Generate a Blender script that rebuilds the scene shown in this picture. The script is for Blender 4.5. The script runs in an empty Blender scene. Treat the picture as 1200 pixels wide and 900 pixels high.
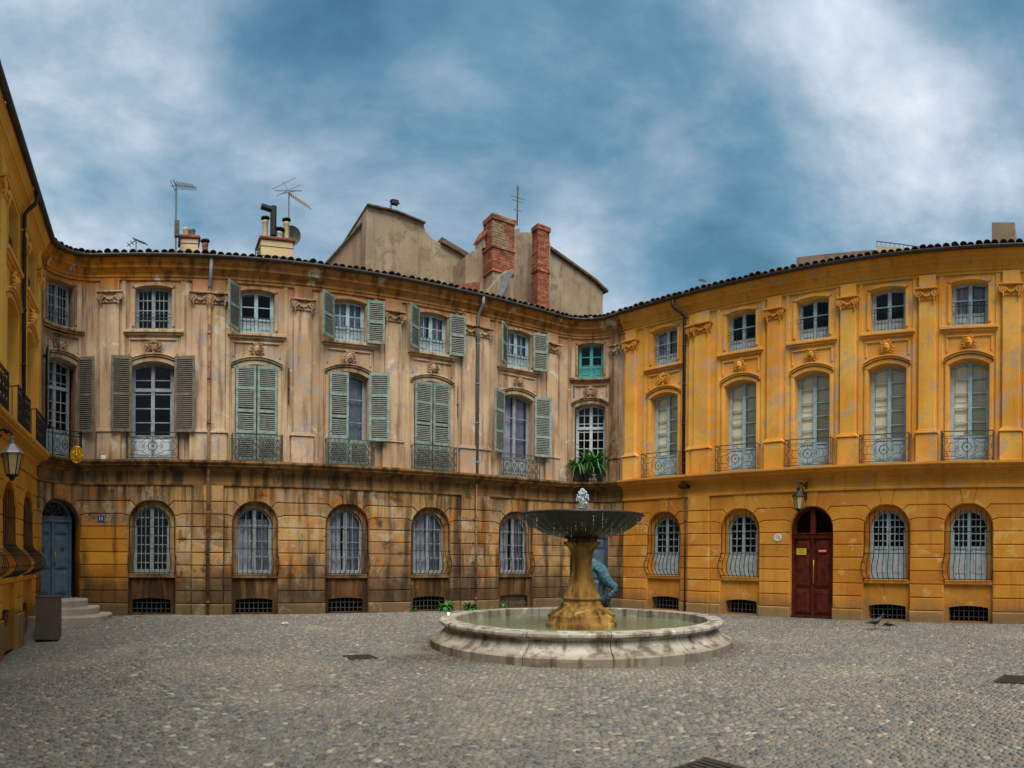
import bpy, bmesh, math, random
import numpy as np
from mathutils import Vector, Matrix, noise as mnoise
R_ = math.radians
pi = math.pi
sc = bpy.context.scene
col = sc.collection
random.seed(7)

# ------------------------------------------------------------------ camera
FPX = 757.0            # photo pixels per radian of the cylindrical panorama
X0, YH, EYE = 178.0, 655.5, 1.7
cam_d = bpy.data.cameras.new('camera')
cam = bpy.data.objects.new('camera', cam_d); col.objects.link(cam)
cam_d.type = 'PANO'; cam_d.panorama_type = 'CENTRAL_CYLINDRICAL'
cam_d.central_cylindrical_range_u_min = -600 / FPX
cam_d.central_cylindrical_range_u_max = 600 / FPX
cam_d.central_cylindrical_range_v_min = -(900 - YH) / FPX
cam_d.central_cylindrical_range_v_max = YH / FPX
cam_d.central_cylindrical_radius = 1.0
cam_d.clip_start = 0.05; cam_d.clip_end = 5000
cam.location = (0, 0, EYE)
YAW = (600 - X0) / FPX                   # the view axis is turned this far to the right of +Y
ROLL = 0.0078
cam.rotation_mode = 'XYZ'
cam.matrix_world = Matrix.Translation((0, 0, EYE)) @ Matrix.Rotation(-YAW, 4, 'Z') @ Matrix.Rotation(pi / 2, 4, 'X') @ Matrix.Rotation(ROLL, 4, 'Z')
sc.camera = cam

# ------------------------------------------------------------------ sky, sun, exposure
SUN_EL, SUN_AZ = R_(61), R_(201)         # azimuth of the sun clockwise from +Y
w = bpy.data.worlds.new('World'); sc.world = w; w.use_nodes = True
wt = w.node_tree; wt.nodes.clear()
def wn(t, **k):
    n = wt.nodes.new(t)
    for a, v in k.items(): setattr(n, a, v)
    return n
def wl(a, b): wt.links.new(a, b)
w_out = wn('ShaderNodeOutputWorld'); w_bg = wn('ShaderNodeBackground')
w_bg.inputs[1].default_value = 0.1
sky = wn('ShaderNodeTexSky', sky_type='NISHITA', sun_disc=False, sun_elevation=SUN_EL, sun_rotation=SUN_AZ, air_density=1.3, dust_density=1.5, ozone_density=3.0)
tc = wn('ShaderNodeTexCoord')
sep = wn('ShaderNodeSeparateXYZ'); wl(tc.outputs['Generated'], sep.inputs[0])
zz = wn('ShaderNodeMath', operation='ADD'); wl(sep.outputs[2], zz.inputs[0]); zz.inputs[1].default_value = 0.55
zm = wn('ShaderNodeMath', operation='MAXIMUM'); wl(zz.outputs[0], zm.inputs[0]); zm.inputs[1].default_value = 0.12
dv = wn('ShaderNodeVectorMath', operation='DIVIDE'); wl(tc.outputs['Generated'], dv.inputs[0])
cz = wn('ShaderNodeCombineXYZ'); wl(zm.outputs[0], cz.inputs[0]); wl(zm.outputs[0], cz.inputs[1]); cz.inputs[2].default_value = 1.0
wl(cz.outputs[0], dv.inputs[1])
def wnoise(scale, detail, rough, dist, off):
    mp = wn('ShaderNodeMapping'); mp.inputs['Location'].default_value = off
    wl(tc.outputs['Generated'], mp.inputs[0]); mp.inputs['Scale'].default_value = (1, 1, 1.9)
    n = wn('ShaderNodeTexNoise'); wl(mp.outputs[0], n.inputs['Vector'])
    n.inputs['Scale'].default_value = scale; n.inputs['Detail'].default_value = detail
    n.inputs['Roughness'].default_value = rough; n.inputs['Distortion'].default_value = dist
    return n
CLOUD_OFF = (7.4, 5.2, 2.1)
n1 = wnoise(2.3, 10, 0.58, 0.15, CLOUD_OFF)
n2 = wnoise(1.7, 4, 0.5, 0.1, (8.3, 2.2, 1.0))
r1 = wn('ShaderNodeValToRGB'); wl(n1.outputs[0], r1.inputs[0])
cr = r1.color_ramp; cr.elements[0].position = 0.33; cr.elements[0].color = (0.16, 0.46, 0.70, 1)
cr.elements[1].position = 0.70; cr.elements[1].color = (1.75, 1.95, 2.2, 1)
e = cr.elements.new(0.44); e.color = (0.35, 0.74, 1.05, 1)
e = cr.elements.new(0.54); e.color = (0.80, 1.10, 1.38, 1)
r2 = wn('ShaderNodeValToRGB'); wl(n2.outputs[0], r2.inputs[0])
r2.color_ramp.elements[0].position = 0.32; r2.color_ramp.elements[0].color = (0.58, 0.72, 0.80, 1)
r2.color_ramp.elements[1].position = 0.68; r2.color_ramp.elements[1].color = (1.40, 1.28, 1.20, 1)
mul = wn('ShaderNodeMix', data_type='RGBA', blend_type='MULTIPLY'); mul.inputs[0].default_value = 1.0
wl(r1.outputs[0], mul.inputs[6]); wl(r2.outputs[0], mul.inputs[7])
mx = wn('ShaderNodeMix', data_type='RGBA'); mx.inputs[0].default_value = 0.95
wl(sky.outputs[0], mx.inputs[6]); wl(mul.outputs[2], mx.inputs[7])
wl(mx.outputs[2], w_bg.inputs[0]); wl(w_bg.outputs[0], w_out.inputs[0])

sun_d = bpy.data.lights.new('sun', 'SUN'); sun_d.energy = 1.5; sun_d.angle = R_(50); sun_d.color = (1.0, 0.95, 0.87)
sun = bpy.data.objects.new('sun', sun_d); col.objects.link(sun)
sdir = Vector((math.sin(SUN_AZ) * math.cos(SUN_EL), math.cos(SUN_AZ) * math.cos(SUN_EL), math.sin(SUN_EL)))
sun.rotation_mode = 'QUATERNION'; sun.rotation_quaternion = sdir.to_track_quat('Z', 'Y'); sun.location = (0, 0, 30)
vs = sc.view_settings
vs.view_transform = 'Standard'; vs.look = 'None'; vs.gamma = 1; vs.exposure = 1.95; vs.use_curve_mapping = False
sc.render.engine = 'CYCLES'
sc.cycles.use_denoising = True
sc.cycles.max_bounces = 6; sc.cycles.transparent_max_bounces = 12
try: sc.cycles.denoiser = 'OPENIMAGEDENOISE'
except Exception: pass

# ------------------------------------------------------------------ helpers
def srgb(h):
    h = h.lstrip('#'); v = [int(h[i:i + 2], 16) / 255 for i in (0, 2, 4)]
    return tuple((c / 12.92 if c <= 0.04045 else ((c + 0.055) / 1.055) ** 2.4) for c in v) + (1.0,)
def yh(x): return YH + FPX * ROLL * math.sin((x - 600) / FPX)
def PX(x, y, Y):                         # photo pixel -> point on the vertical plane at depth Y
    p = (x - X0) / FPX; r = Y / math.cos(p)
    return Vector((Y * math.tan(p), Y, EYE + (yh(x) - y) * r / FPX))
def PG(x, y, g=0.0):                     # photo pixel -> point on the ground
    p = (x - X0) / FPX; r = (EYE - g) * FPX / (y - yh(x))
    return Vector((r * math.sin(p), r * math.cos(p), g))
def smooth(t): t = max(0.0, min(1.0, t)); return t * t * (3 - 2 * t)
def G(x, y): return -0.5 * smooth((0.5 - x) / 3.5) * (1 - .78 * smooth((y - 15.9) / 1.6))

class MB:                                # collects faces; T maps local (a, z, d) to world
    def __init__(s, T=None):
        s.v = []; s.f = []; s.T = T or (lambda a, z, d: (a, z, d)); s.sm = False
    def P(s, *p): s.v.append(tuple(s.T(*p))); return len(s.v) - 1
    def W(s, p): s.v.append(tuple(p)); return len(s.v) - 1
    def face(s, pts): s.f.append([s.P(*p) for p in pts])
    def box(s, a0, a1, z0, z1, d0, d1):
        i = [s.P(a, z, d) for d in (d0, d1) for z in (z0, z1) for a in (a0, a1)]
        for q in ((0, 1, 3, 2), (4, 6, 7, 5), (0, 4, 5, 1), (2, 3, 7, 6), (0, 2, 6, 4), (1, 5, 7, 3)): s.f.append([i[k] for k in q])
    def cbox(s, a0, a1, z0, z1, d0, d1, ch):
        s.prism([(a0, z0), (a1, z0), (a1, z1), (a0, z1)], d0, d1, ch)
    def prism(s, poly, d0, d1, ch=0.0):  # poly in (a, z), extruded d0 -> d1 with a bevelled front
        n = len(poly)
        ar = sum(poly[i][0] * poly[(i + 1) % n][1] - poly[(i + 1) % n][0] * poly[i][1] for i in range(n))
        if ar < 0: poly = poly[::-1]
        A = [s.P(a, z, d0) for a, z in poly]; B = [s.P(a, z, d1 - (ch if d1 > d0 else -ch)) for a, z in poly]
        rings = [A, B]
        if ch:
            ins = offset(poly, ch); rings.append([s.P(a, z, d1) for a, z in ins])
        for r, q in zip(rings, rings[1:]):
            for i in range(n): j = (i + 1) % n; s.f.append([r[i], r[j], q[j], q[i]])
        s.f.append(rings[-1]); s.f.append(A[::-1])
    def ring(s, out, inn, d0, d1):       # open band between two polylines of equal length
        n = len(out)
        a = [[s.P(*p, d) for p in L] for d in (d0, d1) for L in (out, inn)]
        for i in range(n - 1):
            j = i + 1
            s.f += [[a[2][i], a[2][j], a[3][j], a[3][i]], [a[0][i], a[1][i], a[1][j], a[0][j]], [a[0][i], a[0][j], a[2][j], a[2][i]], [a[1][i], a[3][i], a[3][j], a[1][j]]]
        for i in (0, n - 1): s.f.append([a[0][i], a[2][i], a[3][i], a[1][i]])
    def tube(s, pts, r, k=4, local=True, r1=None, cap=True):
        P = [Vector(s.T(*p)) if local else Vector(p) for p in pts]
        n = len(P); rings = []; u = None
        for i in range(n):
            t = (P[min(i + 1, n - 1)] - P[max(i - 1, 0)])
            if t.length < 1e-9: t = Vector((0, 0, 1))
            t.normalize()
            if u is None:
                u = t.orthogonal().normalized()
                if abs(t.z) < 0.9: u = Vector((0, 0, 1)).cross(t).normalized()
            u = (u - t * u.dot(t))
            u = u.normalized() if u.length > 1e-6 else t.orthogonal().normalized()
            b = t.cross(u); rr = r if r1 is None else r + (r1 - r) * i / max(1, n - 1)
            rings.append([s.W(P[i] + (u * math.cos(2 * pi * (q + .5) / k) + b * math.sin(2 * pi * (q + .5) / k)) * rr) for q in range(k)])
        for A, B in zip(rings, rings[1:]):
            for q in range(k): j = (q + 1) % k; s.f.append([A[q], A[j], B[j], B[q]])
        if cap: s.f.append(rings[0][::-1]); s.f.append(rings[-1])
    def lathe(s, prof, n=32, c=(0, 0, 0), a0=0.0, a1=2 * pi, fn=None, close=False):
        full = abs(a1 - a0 - 2 * pi) < 1e-6; m = n if full else n + 1
        rows = []
        for j, (r, z) in enumerate(prof):
            row = []
            for i in range(m):
                a = a0 + (a1 - a0) * i / n
                rr, z2 = fn(r, z, a, j) if fn else (r, z)
                row.append(s.W((c[0] + rr * math.cos(a), c[1] + rr * math.sin(a), c[2] + z2)))
            rows.append(row)
        pr = list(zip(rows, rows[1:])) + ([(rows[-1], rows[0])] if close else [])
        for A, B in pr:
            for i in range(n if full else m - 1):
                j = (i + 1) % m; s.f.append([A[i], A[j], B[j], B[i]])
        if not full and close: s.f.append([r[0] for r in rows][::-1]); s.f.append([r[-1] for r in rows])
    def ball(s, c, rx, ry=None, rz=None, n=8, m=6, fn=None, local=True):
        ry = ry or rx; rz = rz or rx
        g = []
        for j in range(m + 1):
            th = pi * j / m
            g.append([])
            for i in range(n):
                ph = 2 * pi * i / n
                p = Vector((math.sin(th) * math.cos(ph), math.cos(th), math.sin(th) * math.sin(ph)))
                k = fn(p) if fn else 1.0
                q = (c[0] + p.x * rx * k, c[1] + p.y * ry * k, c[2] + p.z * rz * k)
                g[-1].append(s.P(*q) if local else s.W(q))
        for j in range(m):
            for i in range(n):
                k = (i + 1) % n; s.f.append([g[j][i], g[j][k], g[j + 1][k], g[j + 1][i]])
    def sweep(s, ss, prof, caps=True):   # prof closed polygon of (d, z), along facade path
        rows = [[s.W(F(q, z, d)) for d, z in prof] for q in ss]; n = len(prof)
        for A, B in zip(rows, rows[1:]):
            for i in range(n): j = (i + 1) % n; s.f.append([A[i], A[j], B[j], B[i]])
        if caps: s.f.append(rows[0][::-1]); s.f.append(rows[-1])
    def build(s, name, mat, parent=None, smooth=False, recalc=True, label=None, kind=None):
        me = bpy.data.meshes.new(name)
        o3 = parent_world(parent) if parent else Vector((0, 0, 0))
        me.from_pydata([(x - o3.x, y - o3.y, z - o3.z) for x, y, z in s.v], [], s.f)
        if recalc and len(s.f) < 60000:
            bm = bmesh.new(); bm.from_mesh(me); bmesh.ops.remove_doubles(bm, verts=bm.verts, dist=1e-6)
            bmesh.ops.recalc_face_normals(bm, faces=bm.faces); bm.to_mesh(me); bm.free()
        if smooth: me.polygons.foreach_set('use_smooth', [True] * len(me.polygons))
        me.materials.append(mat)
        o = bpy.data.objects.new(name, me); col.objects.link(o)
        if parent: o.parent = parent
        if label: o['label'] = label
        if kind: o['kind'] = kind
        return o
def parent_world(p):
    v = Vector((0, 0, 0))
    while p is not None: v = v + Vector(p.location); p = p.parent
    return v
def offset(poly, o):
    n = len(poly); out = []
    for i in range(n):
        p0, p1, p2 = Vector(poly[i - 1]), Vector(poly[i]), Vector(poly[(i + 1) % n])
        e1 = (p1 - p0); e2 = (p2 - p1)
        if e1.length < 1e-9 or e2.length < 1e-9: out.append(tuple(p1)); continue
        e1.normalize(); e2.normalize()
        n1 = Vector((-e1.y, e1.x)); n2 = Vector((-e2.y, e2.x)); b = n1 + n2
        if b.length < 1e-3: b = n1
        b.normalize(); k = max(0.45, b.dot(n1)); out.append(tuple(p1 + b * (o / k)))
    return out
def thing(name, label, cat, loc=(0, 0, 0), group=None):
    o = bpy.data.objects.new(name, None); col.objects.link(o); o.location = loc; o.empty_display_size = 0.2
    o['label'] = label; o['category'] = cat
    if group: o['group'] = group
    return o
def tag(o, label, cat, group=None):
    o['label'] = label; o['category'] = cat
    if group: o['group'] = group
    return o
def text_mesh(mb_T, txt, size, a, z, d, name, mat, parent):
    cu = bpy.data.curves.new('lettering', 'FONT'); cu.body = txt; cu.size = size; cu.align_x = 'CENTER'; cu.align_y = 'CENTER'; cu.extrude = 0.002
    ob = bpy.data.objects.new('lettering', cu); me = bpy.data.meshes.new_from_object(ob)
    o3 = parent_world(parent)
    for v in me.vertices:
        p = Vector(mb_T(a + v.co.x, z + v.co.y, d + v.co.z)); v.co = p - o3
    bpy.data.objects.remove(ob); me.materials.clear(); me.materials.append(mat)
    o = bpy.data.objects.new(name, me); col.objects.link(o); o.parent = parent
    return o

# ------------------------------------------------------------------ materials
class NT:
    def __init__(s, name):
        s.m = bpy.data.materials.new(name); s.m.use_nodes = True; s.t = s.m.node_tree; s.t.nodes.clear()
        s.out = s.n('ShaderNodeOutputMaterial'); s.b = s.n('ShaderNodeBsdfPrincipled'); s.l(s.b.outputs[0], s.out.inputs[0])
        s.pos = s.n('ShaderNodeNewGeometry').outputs['Position']
        s.sepz = None
    def n(s, t, **k):
        x = s.t.nodes.new(t)
        for a, v in k.items(): setattr(x, a, v)
        return x
    def l(s, a, b): s.t.links.new(a, b)
    def set(s, sock, v):
        if hasattr(v, 'is_output'): s.l(v, sock)
        else: sock.default_value = v
    def noise(s, scale, detail=4, rough=.55, dist=0.0, stretch=None, off=(0, 0, 0), vec=None, out=0):
        v = vec or s.pos
        if stretch or off != (0, 0, 0):
            mp = s.n('ShaderNodeMapping'); s.l(v, mp.inputs[0]); mp.inputs['Scale'].default_value = stretch or (1, 1, 1); mp.inputs['Location'].default_value = off; v = mp.outputs[0]
        x = s.n('ShaderNodeTexNoise'); s.l(v, x.inputs['Vector'])
        x.inputs['Scale'].default_value = scale; x.inputs['Detail'].default_value = detail; x.inputs['Roughness'].default_value = rough; x.inputs['Distortion'].default_value = dist
        return x.outputs[out]
    def step(s, v, lo, hi, a=0.0, b=1.0):
        x = s.n('ShaderNodeMapRange'); x.interpolation_type = 'SMOOTHSTEP'; s.set(x.inputs[0], v)
        x.inputs[1].default_value = lo; x.inputs[2].default_value = hi; x.inputs[3].default_value = a; x.inputs[4].default_value = b
        return x.outputs[0]
    def math(s, op, a, b):
        x = s.n('ShaderNodeMath', operation=op); s.set(x.inputs[0], a); s.set(x.inputs[1], b); return x.outputs[0]
    def mix(s, f, a, b, blend='MIX'):
        x = s.n('ShaderNodeMix', data_type='RGBA', blend_type=blend); s.set(x.inputs[0], f); s.set(x.inputs[6], a); s.set(x.inputs[7], b); return x.outputs[2]
    def xyz(s, i):
        if s.sepz is None: s.sepz = s.n('ShaderNodeSeparateXYZ'); s.l(s.pos, s.sepz.inputs[0])
        return s.sepz.outputs[i]
    def rand(s): return s.n('ShaderNodeObjectInfo').outputs['Random']
    def hsv(s, c, h=.5, sa=1., v=1.):
        x = s.n('ShaderNodeHueSaturation'); s.set(x.inputs['Hue'], h); s.set(x.inputs['Saturation'], sa); s.set(x.inputs['Value'], v); s.set(x.inputs['Color'], c); return x.outputs[0]
    def fin(s, c, rough=.8, bump=None, bs=.3, bd=.01, metal=0., spec=.3):
        s.set(s.b.inputs['Base Color'], c); s.set(s.b.inputs['Roughness'], rough); s.b.inputs['Metallic'].default_value = metal
        s.b.inputs['Specular IOR Level'].default_value = spec
        if bump is not None:
            x = s.n('ShaderNodeBump'); x.inputs['Strength'].default_value = bs; x.inputs['Distance'].default_value = bd; s.l(bump, x.inputs['Height']); s.l(x.outputs[0], s.b.inputs['Normal'])
        return s.m
def simple(name, h, rough=.6, var=.15, scale=6, metal=0., spec=.3, bs=.2, h2=None, rnd=0.0):
    t = NT(name); c = srgb(h)
    d = srgb(h2) if h2 else tuple(x * (1 - var * 2) for x in c[:3]) + (1,)
    k = t.mix(t.step(t.noise(scale, 5), .38, .68), c, d)
    if rnd: k = t.hsv(k, .5, 1., t.math('ADD', t.math('MULTIPLY', t.rand(), rnd), 1 - rnd / 2))
    return t.fin(k, rough, t.noise(scale * 6, 4), bs, .005, metal, spec)

def stucco(name, c1, c2, patch, pthr=.62, dirt='4a2c14', dz=None, streak=.35, sthr=.52, sz=None, extra=None, rnd=.12, off=(0, 0, 0)):
    t = NT(name)
    big = t.noise(.55, 5, .6, .3, off=off); mid = t.noise(1.9, 7, .62, .4, off=(off[0] + 4, 2, 1)); fine = t.noise(9, 6, .7); grain = t.noise(60, 3)
    c = t.mix(t.step(big, .36, .64), srgb(c1), srgb(c2))
    c = t.mix(t.math('MULTIPLY', t.step(mid, pthr, pthr + .05), .8), c, srgb(patch))
    c = t.mix(t.math('MULTIPLY', t.step(fine, .5, .75), .22), c, srgb(dirt))
    if extra: c = extra(t, c, big, mid, fine)
    st = t.step(t.noise(2.6, 6, .6, .1, (1.6, 1.6, .16), off), sthr, sthr + .22)
    if sz: st = t.math('MULTIPLY', st, t.step(t.xyz(2), *sz))
    c = t.mix(t.math('MULTIPLY', st, streak), c, srgb(dirt))
    if dz:                               # grime risen from the ground, with a ragged edge
        zz = t.math('ADD', t.xyz(2), t.math('MULTIPLY', t.math('SUBTRACT', t.noise(1.4, 6, .65), .5), dz[1]))
        c = t.mix(t.math('MULTIPLY', t.step(zz, dz[0] * .4, dz[0], 1., 0.), dz[2]), c, srgb(dz[3]))
    if rnd: c = t.hsv(c, t.math('ADD', t.math('MULTIPLY', t.rand(), .012), .494), 1., t.math('ADD', t.math('MULTIPLY', t.rand(), rnd), 1 - rnd / 2))
    c = t.mix(t.step(grain, .3, .75, 0, .16), c, srgb('2b1a0c'))
    h = t.math('ADD', t.math('MULTIPLY', fine, .6), t.math('MULTIPLY', grain, .25))
    return t.fin(c, .9, h, .5, .02, 0, .15)

def ochre_extra(t, c, big, mid, fine):
    g = t.step(t.noise(1.1, 6, .6, .5, off=(9, 3, 5)), .56, .64)
    return t.mix(t.math('MULTIPLY', g, .7), c, srgb('bb9a74'))
def pink_extra(t, c, big, mid, fine):
    z = t.math('ADD', t.xyz(2), t.math('MULTIPLY', t.math('SUBTRACT', mid, .5), 1.2))
    c = t.mix(t.math('MULTIPLY', t.step(z, 9.2, 9.9), .75), c, srgb('a8661f'))
    c = t.mix(t.math('MULTIPLY', t.math('MULTIPLY', t.step(t.xyz(0), .9, -.4), t.step(z, 9.5, 9.9)), .85), c, srgb('c8791c'))
    p = t.step(t.noise(1.7, 4, .5, .6, off=(2, 7, 3)), .635, .655)
    return t.mix(t.math('MULTIPLY', p, .85), c, srgb('c9bba5'))
def brown_extra(t, c, big, mid, fine):
    o = t.step(t.noise(1.5, 6, .6, .5, (1, 1, .7), off=(1, 5, 2)), .53, .6)
    c = t.mix(t.math('MULTIPLY', o, .6), c, srgb('b5701f'))
    k = t.step(t.noise(2.2, 7, .65, .5, off=(6, 1, 8)), .56, .66)
    c = t.mix(t.math('MULTIPLY', k, .7), c, srgb('3a2a1c'))
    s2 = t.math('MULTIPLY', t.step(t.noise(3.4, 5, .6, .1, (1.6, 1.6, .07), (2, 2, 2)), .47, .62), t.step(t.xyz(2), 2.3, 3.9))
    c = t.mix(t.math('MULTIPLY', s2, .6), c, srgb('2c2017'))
    left = t.math('MULTIPLY', t.step(t.xyz(0), -.3, -1.0), t.step(t.xyz(2), 2.75, 2.5))
    return t.mix(t.math('MULTIPLY', left, .9), c, srgb('c4861f'))
M = {}
M['ochre_up'] = stucco('ochre_plaster', 'ecb055', 'dc973a', 'c9a27a', .55, '8c5624', None, .35, .55, None, ochre_extra, .06)
M['ochre_dn'] = stucco('ochre_limewash', 'd1903a', 'bd782a', 'd3a35c', .58, '7c4a18', (.75, .9, .7, '7a6145'), .4, .52, None, None, .16, (3, 1, 0))
M['ochre_trim'] = stucco('ochre_trim', 'da9a3e', 'c98730', 'b98f5c', .6, '85521f', None, .4, .5, None, None, .05, (5, 2, 0))
M['yellow_up'] = stucco('yellow_plaster', 'efb755', 'e2a340', 'd8ae6a', .64, 'a56e28', None, .3, .55, None, None, .05, (2, 8, 0))
M['yellow_dn'] = stucco('yellow_limewash', 'dd9a36', 'cd8728', 'dcaa55', .64, '8a5418', (.6, .9, .75, '7d5a35'), .4, .52, None, None, .14, (7, 1, 0))
M['pink_up'] = stucco('pink_plaster', 'c4a98a', 'ae9070', 'a3968a', .55, '6a4c30', None, .7, .46, None, pink_extra, .05, (1, 1, 1))
M['pink_trim'] = stucco('pink_trim', 'b2957a', '987850', 'b5a28c', .56, '4f3822', None, .75, .43, None, pink_extra, .08, (4, 2, 6))
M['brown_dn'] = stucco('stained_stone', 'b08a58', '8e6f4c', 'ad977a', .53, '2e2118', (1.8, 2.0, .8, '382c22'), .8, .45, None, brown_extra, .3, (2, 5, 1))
M['apron'] = stucco('streaked_apron', '7d5a34', '664629', '8a6c48', .6, '2a1c12', (1.0, .8, .5, '33261b'), .9, .40, None, None, .1, (4, 4, 4))
M['iron_slate'] = simple('slate_grey_iron', '3c4245', .6, .2, 9, metal=.2)
M['plinth'] = stucco('plinth_stone', '8d7556', '77603f', 'a3906f', .58, '40301f', (.5, .5, .55, '4b3d2c'), .5, .5, None, None, .2, (8, 5, 1))
M['plinth_o'] = stucco('ochre_plinth', 'b98a48', 'a87634', 'b79a6c', .58, '6a4a24', (.42, .4, .7, '7a684e'), .4, .5, None, None, .12, (8, 5, 4))
M['string'] = stucco('weathered_moulding', '967044', '7c5c38', '64634a', .56, '33261a', None, .8, .42, None, None, .0, (3, 5, 1))
M['gable'] = stucco('grey_render', '9f8e78', '8e7a62', '7d6d5a', .55, '5a4e42', None, .45, .47, None, None, .05, (8, 8, 1))
M['cream'] = stucco('cream_render', 'd0ba94', 'c2a87e', 'b39a74', .6, '6b5840', None, .4, .55, None, None, .05, (1, 8, 1))
M['brick'] = simple('chimney_brick', '93573a', .9, .3, 5, h2='6b4030', rnd=.7)
M['mortar'] = simple('chimney_mortar', '8a735a', .95, .2, 8)
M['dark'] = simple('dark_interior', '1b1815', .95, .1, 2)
M['tile'] = simple('clay_tile', '6f5a48', .9, .3, 4, h2='45382e', rnd=.5)
M['gutter'] = simple('gutter_metal', '4a4845', .55, .2, 5, metal=.3)
M['pipe_dark'] = simple('black_pipe', '2c2622', .5, .2, 5)
M['pipe_rust'] = simple('rusty_pipe', '8a6a48', .8, .3, 5, h2='5a3820')
M['pipe_grey'] = simple('grey_pipe', '7d8285', .6, .2, 5)
M['iron'] = simple('wrought_iron', '23211f', .6, .2, 9, metal=.2)
M['iron_grey'] = simple('weathered_iron', '4e4e49', .7, .25, 9)
M['fr_grey'] = simple('grey_blue_paint', '8f9798', .55, .12, 7, h2='747c7e')
M['fr_blue'] = simple('pale_blue_paint', 'a8bbbf', .5, .1, 7, h2='8fa6ab')
M['fr_teal'] = simple('teal_paint', '4aa6a0', .5, .12, 7)
M['panel_white'] = simple('whitewashed_panel', 'b9c2c4', .6, .12, 7)
M['sh_green'] = simple('grey_green_paint', '7d8c80', .7, .12, 6, h2='5d6b60')
M['sh_aqua'] = simple('aqua_grey_paint', '84958f', .7, .12, 6, h2='65766f')
M['sh_taupe'] = simple('taupe_shutter_wood', '6d665a', .8, .15, 6, h2='544c40')
M['slat_green'] = simple('louvre_grey', '6e7268', .8, .15, 8)
M['slat_taupe'] = simple('louvre_taupe', '5b5348', .85, .15, 8)
M['slat_shade'] = simple('louvre_shade', '2f2d28', .95, .1, 8)
M['curtain'] = simple('net_curtain', 'a4a7ba', .9, .1, 3)
M['inner'] = simple('cream_inner_shutter', 'f0e4c6', .7, .05, 4)
M['brown_door'] = simple('brown_varnish', '5a2317', .35, .2, 6, h2='421a12')
M['blue_door'] = simple('slate_blue_paint', '526472', .45, .12, 6, h2='445562')
M['brass'] = simple('brass', 'c79a3c', .35, .1, 8, metal=.9)
M['gold'] = simple('gold_leaf', 'd9a41e', .3, .15, 12, metal=.6)
M['white'] = simple('white_enamel', 'dcdcd2', .4, .06, 9)
M['navy'] = simple('navy_enamel', '1d3570', .4, .06, 9)
M['ink'] = simple('grey_print', '5b625a', .7, .05, 9)
M['yellow_sign'] = simple('yellow_card', 'c9b41e', .6, .05, 9)
M['red_sign'] = simple('red_card', 'b81620', .5, .05, 9)
M['step'] = stucco('step_stone', 'a39a88', '8c8170', 'b3ab9a', .6, '5a5040', None, .4, .5, None, None, .1, (0, 3, 1))
M['lead'] = simple('lead_sheet', '7d8184', .45, .15, 6, metal=.3)
M['lamp_glass'] = simple('frosted_lamp_glass', 'b39a6a', .35, .05, 5)
M['terracotta'] = simple('terracotta_pot', '8a5034', .9, .2, 8)
M['white_pot'] = simple('white_pot', 'bdb9ae', .6, .1, 8)
M['black_pot'] = simple('black_pot', '1a1a1a', .6, .1, 8)
M['leaf'] = simple('green_leaf', '3f7a2c', .5, .2, 8, h2='2a5a22', rnd=.3)
M['weed'] = simple('weed_leaf', '3c6b2a', .6, .2, 8, h2='27501f', rnd=.3)
M['bin'] = simple('brown_metal_cladding', '55473d', .5, .12, 5)
M['drain'] = simple('cast_iron_cover', '45423c', .6, .2, 14, metal=.4)
M['bronze'] = simple('mossy_black_bronze', '24201b', .4, .25, 9, h2='12100e', spec=.45)
M['fount'] = stucco('fountain_stone', '9c763c', '83602f', 'b59a62', .54, '38280f', None, .8, .42, None, None, .0, (0, 3, 6))
M['basin'] = stucco('basin_stone', 'a39c8e', '8d8678', 'bab3a4', .54, '4b3c2c', (.3, .25, .5, '5f5240'), .85, .44, None, None, .12, (0, 6, 6))
M['pigeon'] = simple('pigeon_feathers', '3a3f47', .6, .2, 14)
M['denim'] = simple('crumpled_denim', '456672', .85, .2, 14, h2='28414f', bs=.6)
M['boot'] = simple('dark_leather', '24262a', .6, .15, 9)
M['skin'] = simple('skin', 'b98a70', .6, .05, 9)
M['hair'] = simple('dark_hair', '2c2119', .7, .1, 9)
M['paper'] = simple('white_paper', 'd8d8d2', .8, .04, 9)
M['antenna'] = simple('antenna_aluminium', '6d7072', .5, .1, 9, metal=.5)
M['rust'] = simple('rusty_anchor', '4a2f22', .9, .2, 9)
def glass_mat(name, tint, k):
    m = bpy.data.materials.new(name); m.use_nodes = True; t = m.node_tree; t.nodes.clear()
    o = t.nodes.new('ShaderNodeOutputMaterial'); tr = t.nodes.new('ShaderNodeBsdfTransparent'); gl = t.nodes.new('ShaderNodeBsdfGlossy'); mx = t.nodes.new('ShaderNodeMixShader'); fr = t.nodes.new('ShaderNodeFresnel')
    tr.inputs[0].default_value = tint; gl.inputs['Roughness'].default_value = .03; fr.inputs[0].default_value = k
    ns = t.nodes.new('ShaderNodeTexNoise'); ns.inputs['Scale'].default_value = 2.5; bp = t.nodes.new('ShaderNodeBump'); bp.inputs['Strength'].default_value = .08; bp.inputs['Distance'].default_value = .05
    ge = t.nodes.new('ShaderNodeNewGeometry'); t.links.new(ge.outputs['Position'], ns.inputs['Vector']); t.links.new(ns.outputs[0], bp.inputs['Height']); t.links.new(bp.outputs[0], gl.inputs['Normal'])
    t.links.new(fr.outputs[0], mx.inputs[0]); t.links.new(tr.outputs[0], mx.inputs[1]); t.links.new(gl.outputs[0], mx.inputs[2]); t.links.new(mx.outputs[0], o.inputs[0])
    return m
M['glass'] = glass_mat('window_glass', (.93, .95, .95, 1), 1.33)
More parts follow.
